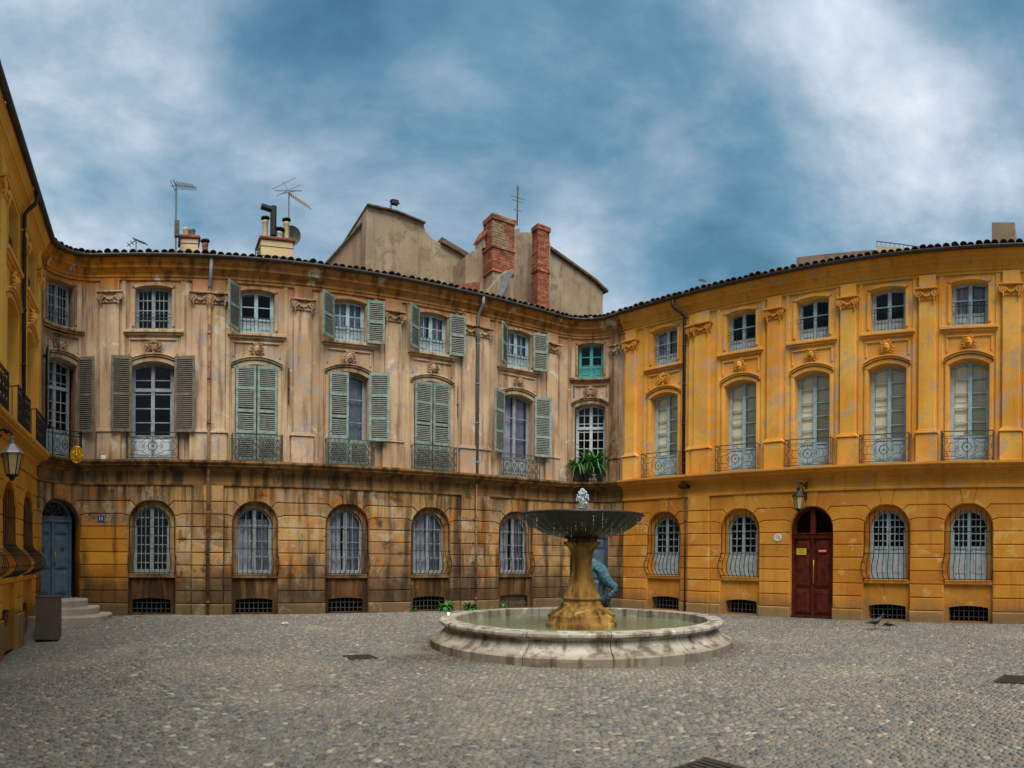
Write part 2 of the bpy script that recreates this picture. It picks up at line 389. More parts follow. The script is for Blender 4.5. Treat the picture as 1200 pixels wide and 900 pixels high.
def water_mat():
    t = NT('basin_water'); t.b.inputs['IOR'].default_value = 1.33
    c = t.mix(t.noise(1.2, 3), srgb('6d7452'), srgb('5c6850'))
    return t.fin(c, .06, t.noise(9, 5), .5, .04, 0, .6)
M['water'] = water_mat()
def spray_mat():
    t = NT('white_water'); m = t.fin(srgb('aebcc6'), .15, None, spec=.5); t.b.inputs['Alpha'].default_value = .8
    return m
M['spray'] = spray_mat()
def cobble_mat():
    t = NT('cobblestone'); a = t.n('ShaderNodeVertexColor', layer_name='col')
    c = t.mix(t.step(t.noise(30, 5), .4, .7, 0, .35), a.outputs[0], srgb('5a554a'))
    wet = t.step(t.noise(.5, 4, .6, .4), .45, .62)
    c = t.mix(t.math('MULTIPLY', wet, .22), c, srgb('4b4a46'))
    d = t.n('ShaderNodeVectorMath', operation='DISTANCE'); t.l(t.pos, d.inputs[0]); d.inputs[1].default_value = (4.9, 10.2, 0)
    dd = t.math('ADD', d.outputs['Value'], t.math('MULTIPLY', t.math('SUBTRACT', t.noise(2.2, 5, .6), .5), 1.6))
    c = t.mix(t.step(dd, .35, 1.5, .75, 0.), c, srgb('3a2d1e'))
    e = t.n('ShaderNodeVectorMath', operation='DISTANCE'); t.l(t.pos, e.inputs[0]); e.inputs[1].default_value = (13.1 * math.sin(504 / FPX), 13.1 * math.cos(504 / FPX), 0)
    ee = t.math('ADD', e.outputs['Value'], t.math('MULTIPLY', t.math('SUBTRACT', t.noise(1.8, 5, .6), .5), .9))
    c = t.mix(t.step(ee, 3.05, 3.55, .6, 0.), c, srgb('3d3222'))  # ring at the basin foot: contact shadow painted in, along with dirt
    c = t.mix(t.math('MULTIPLY', t.step(t.noise(.33, 3, .5, .6, off=(3, 3, 3)), .52, .68), .3), c, srgb('8c8470'))
    c = t.mix(t.math('MULTIPLY', t.step(t.noise(1.3, 5, .65, .8, off=(5, 1, 3)), .6, .7), .45), c, srgb('4a463c'))
    return t.fin(c, .62, t.noise(90, 3), .25, .003, 0, .4)
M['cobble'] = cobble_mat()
def sand_mat():
    t = NT('sandy_joint'); c = t.mix(t.noise(3, 6), srgb('767165'), srgb('5d5951'))
    v = t.n('ShaderNodeTexVoronoi'); t.l(t.pos, v.inputs['Vector']); v.inputs['Scale'].default_value = 11
    c = t.mix(t.step(v.outputs['Distance'], .0, .6, .35, 0), c, srgb('4c4c48'))
    return t.fin(c, .95, t.noise(40, 5), .5, .01)
M['ground'] = sand_mat()

# ------------------------------------------------------------------ facade path: left wing, round corner, centre wing, round corner, right wing
XL, YC, RA1, RA2 = -3.16, 18.9, 1.55, 1.7
PHR, DR = (1245 - X0) / FPX, 17.85
nR = Vector((math.sin(PHR), math.cos(PHR))); tR = Vector((math.cos(PHR), -math.sin(PHR)))
XCOR = (DR - nR.y * YC) / nR.x
LT = RA2 * math.tan(PHR / 2); XE = XCOR - LT
S1 = (YC - RA1) + 8; S2 = S1 + RA1 * pi / 2; S3 = S2 + (XE - (XL + RA1)); S4 = S3 + RA2 * PHR
UC = Vector((XCOR, YC)).dot(tR); US = UC + LT
PR0 = Vector((XCOR, YC)) + tR * LT
S5 = S4 + (10 - US)
def sL(y): return y + 8
def sC(x): return S2 + x - (XL + RA1)
def sR(u): return S4 + u - US
def path(s):
    if s <= S1: return Vector((XL, s - 8)), Vector((0, 1))
    if s <= S2:
        a = pi - (s - S1) / RA1; return Vector((XL + RA1 + RA1 * math.cos(a), YC - RA1 + RA1 * math.sin(a))), Vector((math.sin(a), -math.cos(a)))
    if s <= S3: return Vector((XL + RA1 + s - S2, YC)), Vector((1, 0))
    if s <= S4:
        a = pi / 2 - (s - S3) / RA2; return Vector((XE + RA2 * math.cos(a), YC - RA2 + RA2 * math.sin(a))), Vector((math.sin(a), -math.cos(a)))
    return PR0 + tR * (s - S4), tR.copy()
def F(s, z, d):
    p, t = path(s); return (p.x + t.y * d, p.y - t.x * d, z)
class Fr:
    def __init__(s, s0): s.p, s.t = path(s0)
    def __call__(s, a, z, d): return (s.p.x + s.t.x * a + s.t.y * d, s.p.y + s.t.y * a - s.t.x * d, z)
def span(s0, s1, step=.2):
    out = [s0]
    for a, b in ((S1, S2), (S3, S4)):
        lo, hi = max(s0, a), min(s1, b)
        if hi > lo:
            n = max(1, math.ceil((hi - lo) / step)); out += [lo + (hi - lo) * i / n for i in range(n + 1)]
    out.append(s1); r = []
    for x in sorted(out):
        if not r or x - r[-1] > 1e-4: r.append(x)
    return r
class Op:                                # an arched opening: centre s, half width a, bottom zb, spring zs, rise r
    def __init__(o, s, a, zb, zs, r): o.s, o.a, o.zb, o.zs, o.r = s, a, zb, zs, r; o.R = (a * a + r * r) / (2 * r); o.zc = zs + r - o.R
    def zt(o, x, i=0.0): q = (o.R - i) ** 2 - x * x; return o.zc + math.sqrt(max(q, 0))
    def line(o, i=0.0, ib=None, n=14):
        a = o.a - i; b = i if ib is None else ib
        return [(-a, o.zb + b)] + [(-a * math.cos(pi * k / n), o.zt(-a * math.cos(pi * k / n), i)) for k in range(n + 1)] + [(a, o.zb + b)]
def wall(b, name, s0, s1, z0, z1, d, ops, mat, rev=.5):
    m = MB(F); ops = sorted([o for o in ops if s0 < o.s < s1], key=lambda o: o.s); x = s0
    def rect(a, c, za, zb):
        ss = span(a, c)
        for p, q in zip(ss, ss[1:]): m.face([(p, za, d), (q, za, d), (q, zb, d), (p, zb, d)])
    for o in ops:
        rect(x, o.s - o.a, z0, z1); x = o.s + o.a
        if o.zb > z0: rect(o.s - o.a, o.s + o.a, z0, o.zb)
        L = [(o.s + p, z) for p, z in o.line()]
        top = L[1:-1]
        for p, q in zip(top, top[1:]): m.face([(p[0], p[1], d), (q[0], q[1], d), (q[0], z1, d), (p[0], z1, d)])
        for p, q in zip(L, L[1:]): m.face([(p[0], p[1], d), (p[0], p[1], d - rev), (q[0], q[1], d - rev), (q[0], q[1], d)])
        if o.zb > z0:
            ss = span(o.s - o.a, o.s + o.a)
            for p, q in zip(ss, ss[1:]): m.face([(p, o.zb, d), (q, o.zb, d), (q, o.zb, d - rev), (p, o.zb, d - rev)])
    rect(x, s1, z0, z1)
    return m.build(name, mat, b, recalc=False)

COURSE = [.33 + .375 * k for k in range(9)] + [3.81]
WV = .22
def side(bd, sg, z0, z1):
    if not isinstance(bd, Op): return [(bd, z0), (bd, z1)]
    o = bd; Rv = o.R
    def jt(z):
        h = z - o.zc
        if h <= 0.02: return [(o.s + sg * o.a, z)], None
        if h < Rv + WV - .05: th = math.acos(h / (Rv + WV)); return [(o.s + sg * (Rv + WV) * math.sin(th), z), (o.s + sg * Rv * math.sin(th), o.zc + Rv * math.cos(th))], th
        th = .2; return [(o.s + sg * h * math.tan(th), z), (o.s + sg * Rv * math.sin(th), o.zc + Rv * math.cos(th))], th
    a, ta = jt(z0); b, tb = jt(z1)
    if tb is None: return a[:1] + b[:1]
    t0 = pi / 2 if ta is None else ta
    n = max(2, int((t0 - tb) / .12)); arc = [(o.s + sg * Rv * math.sin(t0 + (tb - t0) * k / n), o.zc + Rv * math.cos(t0 + (tb - t0) * k / n)) for k in range(n + 1)]
    return (a if ta is not None else [(o.s + sg * o.a, z0)]) + (arc[1:] if True else []) + [b[0]]
def stone(b, name, mat, pts, d0, d1, ch):
    m = MB(); m.prism(pts, d0, d1, ch); lo, hi = min(p[0] for p in pts), max(p[0] for p in pts); cuts = span(lo, hi, .15)[1:-1]
    if cuts:
        bm = bmesh.new(); vs_ = [bm.verts.new(v) for v in m.v]
        for f in m.f: bm.faces.new([vs_[k] for k in f])
        for c in cuts: bmesh.ops.bisect_plane(bm, geom=bm.verts[:] + bm.edges[:] + bm.faces[:], dist=1e-5, plane_co=(c, 0, 0), plane_no=(1, 0, 0))
        bm.verts.index_update(); m.v = [tuple(v.co) for v in bm.verts]; m.f = [[v.index for v in f.verts] for f in bm.faces]; bm.free()
    m.v = [F(*v) for v in m.v]
    return m.build(name, mat, b)
def blocks(b, L, Rt, mat, plinth, proj=None):
    """courses of channelled stone between two boundaries (an Op or a plain s)"""
    edges = [(L, Rt, 0.0)]
    if proj: edges = [(L, proj[0], 0.0), (proj[0], proj[1], .07), (proj[1], Rt, 0.0)]
    for l, r, pr in edges:
        for k in range(len(COURSE) - 1):
            z0, z1 = COURSE[k], COURSE[k + 1]
            A = side(l, 1, z0, z1); B = side(r, -1, z0, z1)
            poly = [p for i, p in enumerate(A[::-1] + B) ]
            pts = []
            for p in poly:
                if not pts or (abs(p[0] - pts[-1][0]) + abs(p[1] - pts[-1][1])) > 1e-3: pts.append(p)
            n = len(pts); ar = sum(pts[i][0] * pts[(i + 1) % n][1] - pts[(i + 1) % n][0] * pts[i][1] for i in range(n))
            if ar < 0: pts = pts[::-1]
            pts = offset(pts, .012)
            stone(b, 'stone_block', mat, pts, -.045, pr + random.uniform(-.004, .004), .014)
        l2 = l.s + l.a if isinstance(l, Op) else l; r2 = r.s - r.a if isinstance(r, Op) else r
        stone(b, 'plinth_block', plinth, [(l2 + .004, -.8), (r2 - .004, -.8), (r2 - .004, .322), (l2 + .004, .322)], -.05, pr + .05, .018)
def keystone(b, o, mat):
    th = .2; Rv = o.R; h = 3.81 - o.zc
    pts = [(o.s + Rv * math.sin(q), o.zc + Rv * math.cos(q)) for q in (-th, -th / 2, 0, th / 2, th)] + [(o.s + h * math.tan(th), 3.81), (o.s - h * math.tan(th), 3.81)]
    m = MB(F); m.prism(offset(pts[::-1], .008), -.045, .012, .014); m.build('keystone', mat, b)

# ------------------------------------------------------------------ joinery
def gbar(m, o, x0, x1, z0, z1, d0, d1): m.box(x0, x1, z0, z1, d0, d1)
def window(b, o, fm, cols, rows, zpanel=None, d=-.24, transom=None, panel=None, back=None, split=True, sash=.045):
    """two-leaf casement in opening o; rows = pane rows; zpanel = solid panel below this height"""
    T = Fr(o.s); m = MB(T)
    m.ring(o.line(0), o.line(.06, .06), d - .05, d + .03)
    m.box(-o.a, o.a, o.zb, o.zb + .06, d - .05, d + .035)
    m.box(-.055, .055, o.zb + .06, o.zt(0, .05), d - .04, d + .045)
    z0 = zpanel or o.zb + .06
    inn = o.a - .06; i2 = inn - sash - .02
    for sg in (-1, 1):
        a0, a1 = .055, inn
        e = sorted((sg * (a1 - sash), sg * a1)); m.box(e[0], e[1], o.zb + .06, o.zt(a1, .06) - .01, d - .03, d + .025)
    if transom: m.box(-inn, inn, transom - .05, transom + .05, d - .05, d + .055)
    if zpanel: m.box(-inn, inn, zpanel - .04, zpanel + .04, d - .03, d + .03)
    m.box(-inn, inn, o.zb + .06, o.zb + .13, d - .03, d + .03)
    ztop = o.zt(0, .06)
    zs = [z0 + (ztop - z0) * k / rows for k in range(rows + 1)]
    if transom:
        lo = [k for k in zs if k < transom - .1]; 
    for k in zs[1:-1]:
        if transom and abs(k - transom) < .12: continue
        xm = inn
        if k > o.zs: xm = min(inn, math.sqrt(max((o.R - .06) ** 2 - (k - o.zc) ** 2, .001)))
        m.box(-xm, xm, k - .014, k + .014, d - .02, d + .02)
    w = (inn - sash - .055) / cols
    for sg in (-1, 1):
        for c in range(1, cols):
            x = sg * (.055 + w * c); m.box(x - .012, x + .012, z0, o.zt(abs(x), .05), d - .02, d + .018)
    fr = m.build('window', fm, b)
    big = cols <= 1 or rows * cols <= 8
    for sg in (-1, 1):
        for c in range(cols if big else 1):
            x0 = .05 + w * c; x1 = x0 + w if big else inn
            for k in (range(rows) if big else (0,)):
                za, zb = (zs[k], zs[k + 1]) if big else (z0, ztop)
                q = []
                for x in (x0, (x0 + x1) / 2, x1): q.append((sg * x, min(zb, o.zt(x, .04))))
                if q[-1][1] <= za + .02: q[-1] = (q[-1][0], za + .02)
                g = MB(T); g.face([(sg * x0, za, d), (sg * x1, za, d)] + [(p[0], p[1], d) for p in q[::-1]]); g.build('pane', M['glass'], fr, recalc=False)
    if zpanel:
        pm = panel or fm
        for sg in (-1, 1):
            p = MB(T); e = sorted((sg * .05, sg * inn)); p.box(e[0], e[1], o.zb + .1, zpanel, d - .03, d + .008)
            e = sorted((sg * .11, sg * (inn - .07))); p.prism([(e[0], o.zb + .18), (e[1], o.zb + .18), (e[1], zpanel - .09), (e[0], zpanel - .09)], d, d + .024, .015); p.build('door_panel', pm, fr)
    if back == 'curtain':
        for sg in (-1, 1):
            c = MB(T); x0, x1 = (.03 + random.uniform(0, .06)), o.a + .02; n = 36; ph = random.uniform(0, 6); fq = random.uniform(24, 34)
            ztc = min(o.zt(0), o.zt(0)) - .02; cols_ = []
            top = ztc if not hasattr(o, 'ctop') else o.ctop
            for k in range(n + 1):
                x = x0 + (x1 - x0) * k / n
                cols_.append([c.P(sg * (x + .015 * math.sin(z * 2 + ph)), z, d - .14 + (.04 * math.sin(x * fq + ph) + .02 * math.sin(x * fq * 2.3 + z)) * (1.0 - .5 * (z - o.zb) / (top - o.zb))) for z in (o.zb + .1, (o.zb + top) / 2, top)])
            for A, B in zip(cols_, cols_[1:]):
                for j in (0, 1): c.f.append([A[j], B[j], B[j + 1], A[j + 1]])
            c.build('curtain', M['curtain'], fr, smooth=True, recalc=False)
    elif back == 'inner':
        for sg in (-1, 1):
            c = MB(T); e = sorted((sg * .01, sg * o.a)); c.box(e[0], e[1], o.zb, o.zt(0), d - .09, d - .07)
            for za, zb in ((o.zb + .95, o.zb + 1.42), (o.zb + 1.5, o.zb + 1.66), (o.zb + 1.76, o.zb + 2.5)):
                e = sorted((sg * .09, sg * (o.a - .1))); c.prism([(e[0], za), (e[1], za), (e[1], zb), (e[0], zb)], d - .07, d - .052, .015)
            c.build('inner_shutter', M['inner'], fr)
    return fr
def shutter_leaf(b, T0, hinge, sg, wdt, z0, z1, ang, mats, rails=2, d=.07, mats2=None, low=False):
    """louvred leaf hinged at local a = hinge, turned ang from closed (0) to flat open (pi); sg = side of the opening"""
    dx, dn = -sg * math.cos(ang), math.sin(ang)
    def T(x, z, q): return T0(hinge + dx * x + sg * -dn * 0 + (q * dn * sg), z, d + dn * x + q * math.cos(ang))
    m = MB(T); t = .02; st = .07
    m.box(0, st, z0, z1, -t, t); m.box(wdt - st, wdt, z0, z1, -t, t)
    zs = [z0, z1]
    rz = [z0 + (z1 - z0) * k / (rails + 1) for k in range(1, rails + 1)]
    m.box(st, wdt - st, z0, z0 + .1, -t * .9, t * .9); m.box(st, wdt - st, z1 - .09, z1, -t * .9, t * .9)
    for k in rz: m.box(st, wdt - st, k - .045, k + .045, -t * .9, t * .9)
    for hz in (z0 + .2, z1 - .25): m.box(-.02, .09, hz - .012, hz + .012, t, t + .008)
    o = m.build('shutter', mats, b)
    s = MB(T); z = z0 + .12
    while z < z1 - .1:
        if all(abs(z + .03 - k) > .065 for k in rz):
            for q0, q1 in ((.001, .019), (-.001, -.019)):
                i = [s.P(x, zz, q) for x in (st, wdt - st) for zz, q in ((z + .038, q0), (z + .046, q0), (z + .016, q1), (z + .004, q1))]
                for q in range(4): j = (q + 1) % 4; s.f.append([i[q], i[j], i[4 + j], i[4 + q]])
        z += .058
    bk = MB(T); bk.face([(x, zz, 0) for x, zz in ((st, z0 + .05), (wdt - st, z0 + .05), (wdt - st, z1 - .05), (st, z1 - .05))]); bk.build('shade_backing', M['slat_shade'], o, recalc=False)  # dark backing sheet; its colour paints the shade between the slats
    s.build('louvre_slats', mats2 or M['slat_green'], o, recalc=False, kind='stuff')
    return o

def grille(b, o, z0, z1, mat, bulge=.24, band=1.95, n=9, bar=.0095):
    T = Fr(o.s); m = MB(T); a = o.a - .03
    def prof(z):
        t = (z - z0) / (band - z0)
        if t < 1: return .03 + bulge * (math.sin(pi * min(1, max(0, t)) ** .75) ** 1.0)
        return .03 + .03 * math.exp(-(t - 1) * 4)
    for k in range(n + 1):
        x = -a + 2 * a * k / n; zt = min(z1, o.zt(abs(x)) - .01) if o.zt(abs(x)) > band else band
        zz = [z0 + (band - z0) * i / 9 for i in range(10)] + [band + .12, (band + zt) / 2, zt]
        m.tube([(x * (1 + .12 * max(0, prof(z) - .05) / .24), z, prof(z) - .07) for z in zz if z <= zt + .001], bar, 4)
    for z in (z0 + .02, band, band + .62):
        if z < z1 - .2: m.tube([(-a * 1.04, z, prof(z) - .06), (a * 1.04, z, prof(z) - .06)], .015, 4)
    for sg in (-1, 1):
        for z in (z0 + .02, band): m.tube([(sg * a * 1.03, z, prof(z) - .06), (sg * a * 1.03, z, -.25)], .009, 4)
        for z in (z0 + .25, z0 + .5): m.tube([(sg * a, z, -.1), (sg * a * 1.1, z, prof(z) - .06)], .008, 4)
    return m.build('window_grille', mat, b)
def cellar(b, o, mat, blocked=False):
    T = Fr(o.s); m = MB(T); n = 8; d = -.22
    for k in range(1, n): x = -o.a + 2 * o.a * k / n; m.tube([(x, o.zb, d), (x, o.zt(x), d)], .012, 4)
    for z in (o.zb + .13, o.zb + .3): m.tube([(-o.a, z, d), (o.a, z, d)], .011, 4)
    g = m.build('cellar_grille', mat, b)
    if blocked: q = MB(T); q.box(-o.a, o.a, o.zb, o.zs + .08, d - .08, d - .05); q.build('cellar_board', M['plinth'], b)

def scroll(cx, cz, r, a0, turns, sg=1, n=14):
    return [(cx + sg * r * (1 - .72 * k / n) * math.cos(a0 + turns * 2 * pi * k / n), cz + r * (1 - .72 * k / n) * math.sin(a0 + turns * 2 * pi * k / n)) for k in range(n + 1)]
def railing(b, s, hw, z0, mat, style='rose', proud=.30, h=.82, curved=False):
    T = F if curved else Fr(s); c0 = s if curved else 0.0
    m = MB(T); d = proud; z1 = z0 + h; r = .009
    def L(pts, rr=r): m.tube([(c0 + x, z, d) for x, z in pts], rr, 4)
    xs = [-hw + 2 * hw * k / 10 for k in range(11)]
    L([(x, z1) for x in xs], .016); L([(x, z0 + .05) for x in xs], .012); L([(x, z1 - .13) for x in xs], .009)
    for sg in (-1, 1):
        L([(sg * hw, z0), (sg * hw, z1 + .03)], .015)
        m.tube([(c0 + sg * hw, z1, d), (c0 + sg * hw, z1, 0)], .014, 4); m.tube([(c0 + sg * hw, z0 + .06, d), (c0 + sg * hw, z0 + .06, 0)], .01, 4)
        for q in (.09, .18): m.tube([(c0 + sg * hw, z0 + .05, q), (c0 + sg * hw, z1, q)], .009, 4)
    zm = z0 + .38
    if style == 'rose':
        circ = [(.13 * math.cos(k * pi / 10), zm + .13 * math.sin(k * pi / 10)) for k in range(21)]; L(circ, .012)
        L([(.02 * math.cos(k * pi / 4), zm + .02 * math.sin(k * pi / 4)) for k in range(9)], .012)
        for k in range(4):
            a = k * pi / 2; ca, sa = math.cos(a), math.sin(a); L([(.13 * ca, zm + .13 * sa), (.3 * ca if k % 2 == 0 else 0, zm + (.29 * sa))], .008)
        for sg in (-1, 1):
            for v in (-1, 1):
                L([(sg * .05, zm + v * .28), (sg * .2, zm + v * .22), (sg * .33, zm + v * .12), (sg * (hw - .12), zm + v * .12), (sg * (hw - .03), zm)], .009)
                L([(sg * .12, zm + v * .30), (sg * .3, zm + v * .25), (sg * (hw - .1), zm + v * .25), (sg * (hw - .02), zm + v * .31)], .008)
                L(scroll(sg * .27, zm + v * .06, .06, v * pi / 2, .9 * v, sg), .008)
                L(scroll(sg * (hw - .13), zm + v * .19, .07, 0, v * 1.1, sg), .008)
            L([(sg * (hw - .26), zm - .12), (sg * (hw - .2), zm), (sg * (hw - .26), zm + .12)], .008)
        L(scroll(-.05, z1 - .08, .05, 0, 1, 1), .009); L(scroll(.05, z1 - .08, .05, 0, 1, -1), .009)
    else:
        n = 5; wv = 2 * hw / n
        for i in range(n):
            x = -hw + wv * (i + .5)
            for sg in (-1, 1):
                L([(x + sg * wv * .45, z0 + .05), (x + sg * wv * .45, z1 - .13)], .010)
                L(scroll(x + sg * wv * .2, zm + .2, wv * .24, -pi / 2, .95, sg), .0125); L(scroll(x + sg * wv * .2, zm - .17, wv * .24, pi / 2, -.95, sg), .0125)
                L([(x + sg * wv * .05, z0 + .06), (x + sg * wv * .34, zm - .06), (x + sg * wv * .05, zm + .03), (x + sg * wv * .34, zm + .1), (x, z1 - .14)], .0125)
            L([(x + .045 * math.cos(k * pi / 5), zm + .01 + .07 * math.sin(k * pi / 5)) for k in range(11)], .0125)
            L(scroll(x - wv * .25, z1 - .07, .05, 0, 1, 1, 8), .010); L(scroll(x + wv * .25, z1 - .07, .05, 0, 1, -1, 8), .010)
    return m.build('balcony_railing', mat, b)
def guard(b, o, mat, n=9, zt=.55, orn=True):
    T = Fr(o.s); m = MB(T); d = -.1; z0 = o.zb + .03; z1 = o.zb + zt
    for z in (z0, z1, z1 + .1): m.tube([(-o.a, z, d), (o.a, z, d)], .009, 4)
    for k in range(1, n):
        x = -o.a + 2 * o.a * k / n; m.tube([(x, z0, d), (x, z1 + .1, d)], .007, 4)
        if orn: m.tube([(x + .022 * math.cos(q * pi / 3), z1 + .05 + .03 * math.sin(q * pi / 3), d) for q in range(7)], .005, 3)
    return m.build('window_guard', mat, b)

# ------------------------------------------------------------------ carved stone
def face_head(b, s, z, mat, sc_=1.0, d=.03):
    T0 = Fr(s); sd = random.uniform(0, 50)
    def T(a, zz, q): return T0(a * sc_, z + zz * sc_, d + q * sc_)
    m = MB(T)
    def fn(p):
        k = 1.0
        fr = max(0, p.z)
        k += .30 * fr * math.exp(-((p.x) ** 2 / .02 + (p.y - .0) ** 2 / .05))          # nose
        for e in (-1, 1):
            k -= .34 * fr * math.exp(-((p.x - e * .36) ** 2 / .03 + (p.y - .22) ** 2 / .018))  # eye sockets
            k += .09 * fr * math.exp(-((p.x - e * .42) ** 2 / .05 + (p.y + .18) ** 2 / .06))   # cheeks
        k -= .28 * fr * math.exp(-(p.x ** 2 / .06 + (p.y + .42) ** 2 / .006))            # mouth
        k += .08 * fr * math.exp(-(p.x ** 2 / .05 + (p.y + .75) ** 2 / .05))             # chin
        k += .2 * fr * math.exp(-(p.x ** 2 / .3 + (p.y - .42) ** 2 / .02))              # brow
        return k
    m.ball((0, 0, .04), .115, .16, .12, 20, 16, fn)
    for k in range(13):                  # hair and beard locks
        a = pi * (-.28 + 1.56 * k / 12); r0 = .12; r1 = .215 + .035 * math.sin(k * 2.1 + sd)
        m.tube([(r0 * math.cos(a), r0 * 1.25 * math.sin(a), .05), ((r0 + r1) / 2 * math.cos(a + .15), (r0 + r1) / 1.7 * math.sin(a + .15), .075), (r1 * math.cos(a), r1 * 1.1 * math.sin(a), .03)], .042, 6, True, .012)
    m.prism([(-.1, -.24), (.1, -.24), (.14, -.1), (-.14, -.1)], 0, .06, .02)
    return m.build('carved_head', mat, b, smooth=True)
def cartouche(b, s, z, mat, d=.03):
    T0 = Fr(s); T = lambda a, zz, q: T0(a, z + zz, d + q); m = MB(T)
    m.ball((0, 0, .02), .11, .13, .06, 14, 10)
    for sg in (-1, 1):
        m.tube([(x, zz, .05) for x, zz in scroll(sg * .17, .08, .1, pi, 1.2, sg, 14)], .03, 6, True, .015)
        m.tube([(x, zz, .05) for x, zz in scroll(sg * .16, -.08, .08, pi, -1.2, sg, 14)], .026, 6, True, .014)
        for k in range(4): a = .5 + .28 * k; m.tube([(sg * .06 * math.cos(a), .09, .05), (sg * .2 * math.cos(a), .09 + .14 * math.sin(a), .04)], .03, 5, True, .012)
    m.tube([(0, .1, .05), (0, .25, .04)], .035, 6, True, .015); m.tube([(0, -.12, .05), (0, -.24, .03)], .03, 6, True, .01)
    return m.build('carved_cartouche', mat, b, smooth=True)
def pilaster(b, s, hw, mat, trim, d=.09, z0=4.5, curved=False):
    T = Fr(s); m = MB(T)
    m.prism([(-hw, 5.42), (hw, 5.42), (hw, 9.12), (-hw, 9.12)], -.05, d, .012)
    m.prism([(-hw, 9.4), (hw, 9.4), (hw, 9.79), (-hw, 9.79)], -.05, d + .01, .012)
    p = m.build('pilaster', mat, b)
    q = MB(T); e = hw + .07
    q.prism([(-e, 4.5), (e, 4.5), (e, 5.32), (-e, 5.32)], -.05, d + .05, .02)
    q.prism([(-e - .03, 5.32), (e + .03, 5.32), (e + .02, 5.37), (-e - .02, 5.37)], -.05, d + .085, .01)
    q.prism([(-e, 5.37), (e, 5.37), (hw + .01, 5.44), (-hw - .01, 5.44)], -.05, d + .03, .01)
    q.build('pedestal', mat, p)
    c = MB(T); k = hw / .28
    c.prism([(-hw - .1, 9.355), (hw + .1, 9.355), (hw + .1, 9.41), (-hw - .1, 9.41)], -.05, d + .12, .012)
    c.prism([(-hw - .02, 9.08), (hw + .02, 9.08), (hw + .02, 9.12), (-hw - .02, 9.12)], -.05, d + .04, .012)
    c.prism([(-hw, 9.1), (hw, 9.1), (hw + .04, 9.36), (-hw - .04, 9.36)], -.05, d + .04, .01)
    for sg in (-1, 1):
        c.tube([(x, z, d + .07) for x, z in scroll(sg * (hw - .015), 9.25, .115, pi / 2, -1.6, sg, 22)], .028, 6)
        c.ball((sg * (hw - .015), 9.25, d + .06), .045, .045, .045, 8, 6)
    for j in range(5):
        x = (-.5 + j / 4) * (hw * 1.0); zz = 9.24 - .07 * math.sin(pi * j / 4); c.ball((x, zz, d + .06), .042, .045, .035, 8, 5)
    for sg in (-1, 1): c.tube([(sg * (hw - .02), 9.15, d + .06), (sg * (hw - .03), 9.06, d + .06), (sg * (hw - .02), 8.98, d + .04)], .035, 6, True, .014)
    c.build('capital', trim, p, smooth=False)
    return p
def surround(b, s, o1, o2, hw, mat, curved=False):
    """raised frame round the tall window, its hood, the panel and the sill under the upper window"""
    T = F if curved else Fr(s); c = s if curved else 0.0
    m = MB(T)
    def bx(a0, a1, z0, z1, d1, ch=.012, d0=-.03):
        ss = [a0 + (a1 - a0) * k / 6 for k in range(7)] if curved and a1 - a0 > .5 else [a0, a1]
        m.prism([(c + q, z0) for q in ss] + [(c + q, z1) for q in ss[::-1]], d0, d1, ch)
    for sg in (-1, 1):
        e = sorted((sg * (hw + .02), sg * (hw + .15))); bx(e[0], e[1], 4.5, 9.77, .035)
        e = sorted((sg * (o1.a + .015), sg * (o1.a + .12))); bx(e[0], e[1], 4.5, o1.zs + .02, .05)
        e = sorted((sg * (o2.a + .015), sg * (o2.a + .1))); bx(e[0], e[1], 8.42, 9.5, .045)
    L = o1.line(-.12)[1:-1]; K = o1.line(-.015)[1:-1]
    m.ring([(c + x, z) for x, z in L], [(c + x, z) for x, z in K], -.03, .05)
    def hood(off, h, d):
        A = [(c + x * 1.04, z + off) for x, z in o1.line(-.12)[1:-1]]; B = [(x, z + h) for x, z in A]; m.ring(B, A, -.03, d)
    hood(.03, .055, .09); hood(.09, .03, .13)
    L = o2.line(-.1)[1:-1]; K = o2.line(-.015)[1:-1]; m.ring([(c + x, z) for x, z in L], [(c + x, z) for x, z in K], -.03, .045)
    bx(-hw - .1, hw + .1, 8.22, 8.31, .13); bx(-hw - .06, hw + .06, 8.16, 8.22, .075)
    bx(-hw + .06, hw - .06, 8.02, 8.07, .045)
    for sg in (-1, 1): e = sorted((sg * (hw - .06), sg * (hw - .11))); bx(e[0], e[1], 7.62, 8.07, .03)
    return m.build('window_surround', mat, b)

# ------------------------------------------------------------------ shared building shell
def downpipe(b, s, mat, z0, z1, d=.12, r=.045, neck=None):
    T = Fr(s); m = MB(T); pts = [(0, z0, d), (0, z1, d)]
    if neck: pts = [(0, z0, d), (0, z1 - .45, d), (neck * .25, z1 - .33, d + .08), (neck * .8, z1 - .2, d + .2), (neck, z1 - .1, d + .26), (neck, z1 + .12, d + .26)]
    m.tube(pts, r, 10)
    z = z0 + .4
    while z < z1 - .6: m.lathe([(r, -.02), (r + .014, -.02), (r + .014, .02), (r, .02)], 10, T(0, z, d)); z += 1.3
    return m.build('downpipe', mat, b, smooth=True)
PROF_CORN = [(-.1, 9.76), (.05, 9.76), (.05, 9.84), (.08, 9.85), (.08, 9.93), (.10, 9.95), (.13, 10.0), (.21, 10.06), (.24, 10.06), (.24, 10.17), (.27, 10.19), (.30, 10.25), (.33, 10.30), (.33, 10.33), (-.1, 10.33)]
PROF_STR = [(-.1, 3.80), (.05, 3.80), (.055, 3.86), (.03, 3.87), (0, 3.89), (0, 4.18), (.05, 4.20), (.07, 4.26), (.16, 4.30), (.30, 4.34), (.30, 4.38), (.35, 4.41), (.37, 4.44), (.37, 4.5), (-.1, 4.5)]
tile_mesh = {}
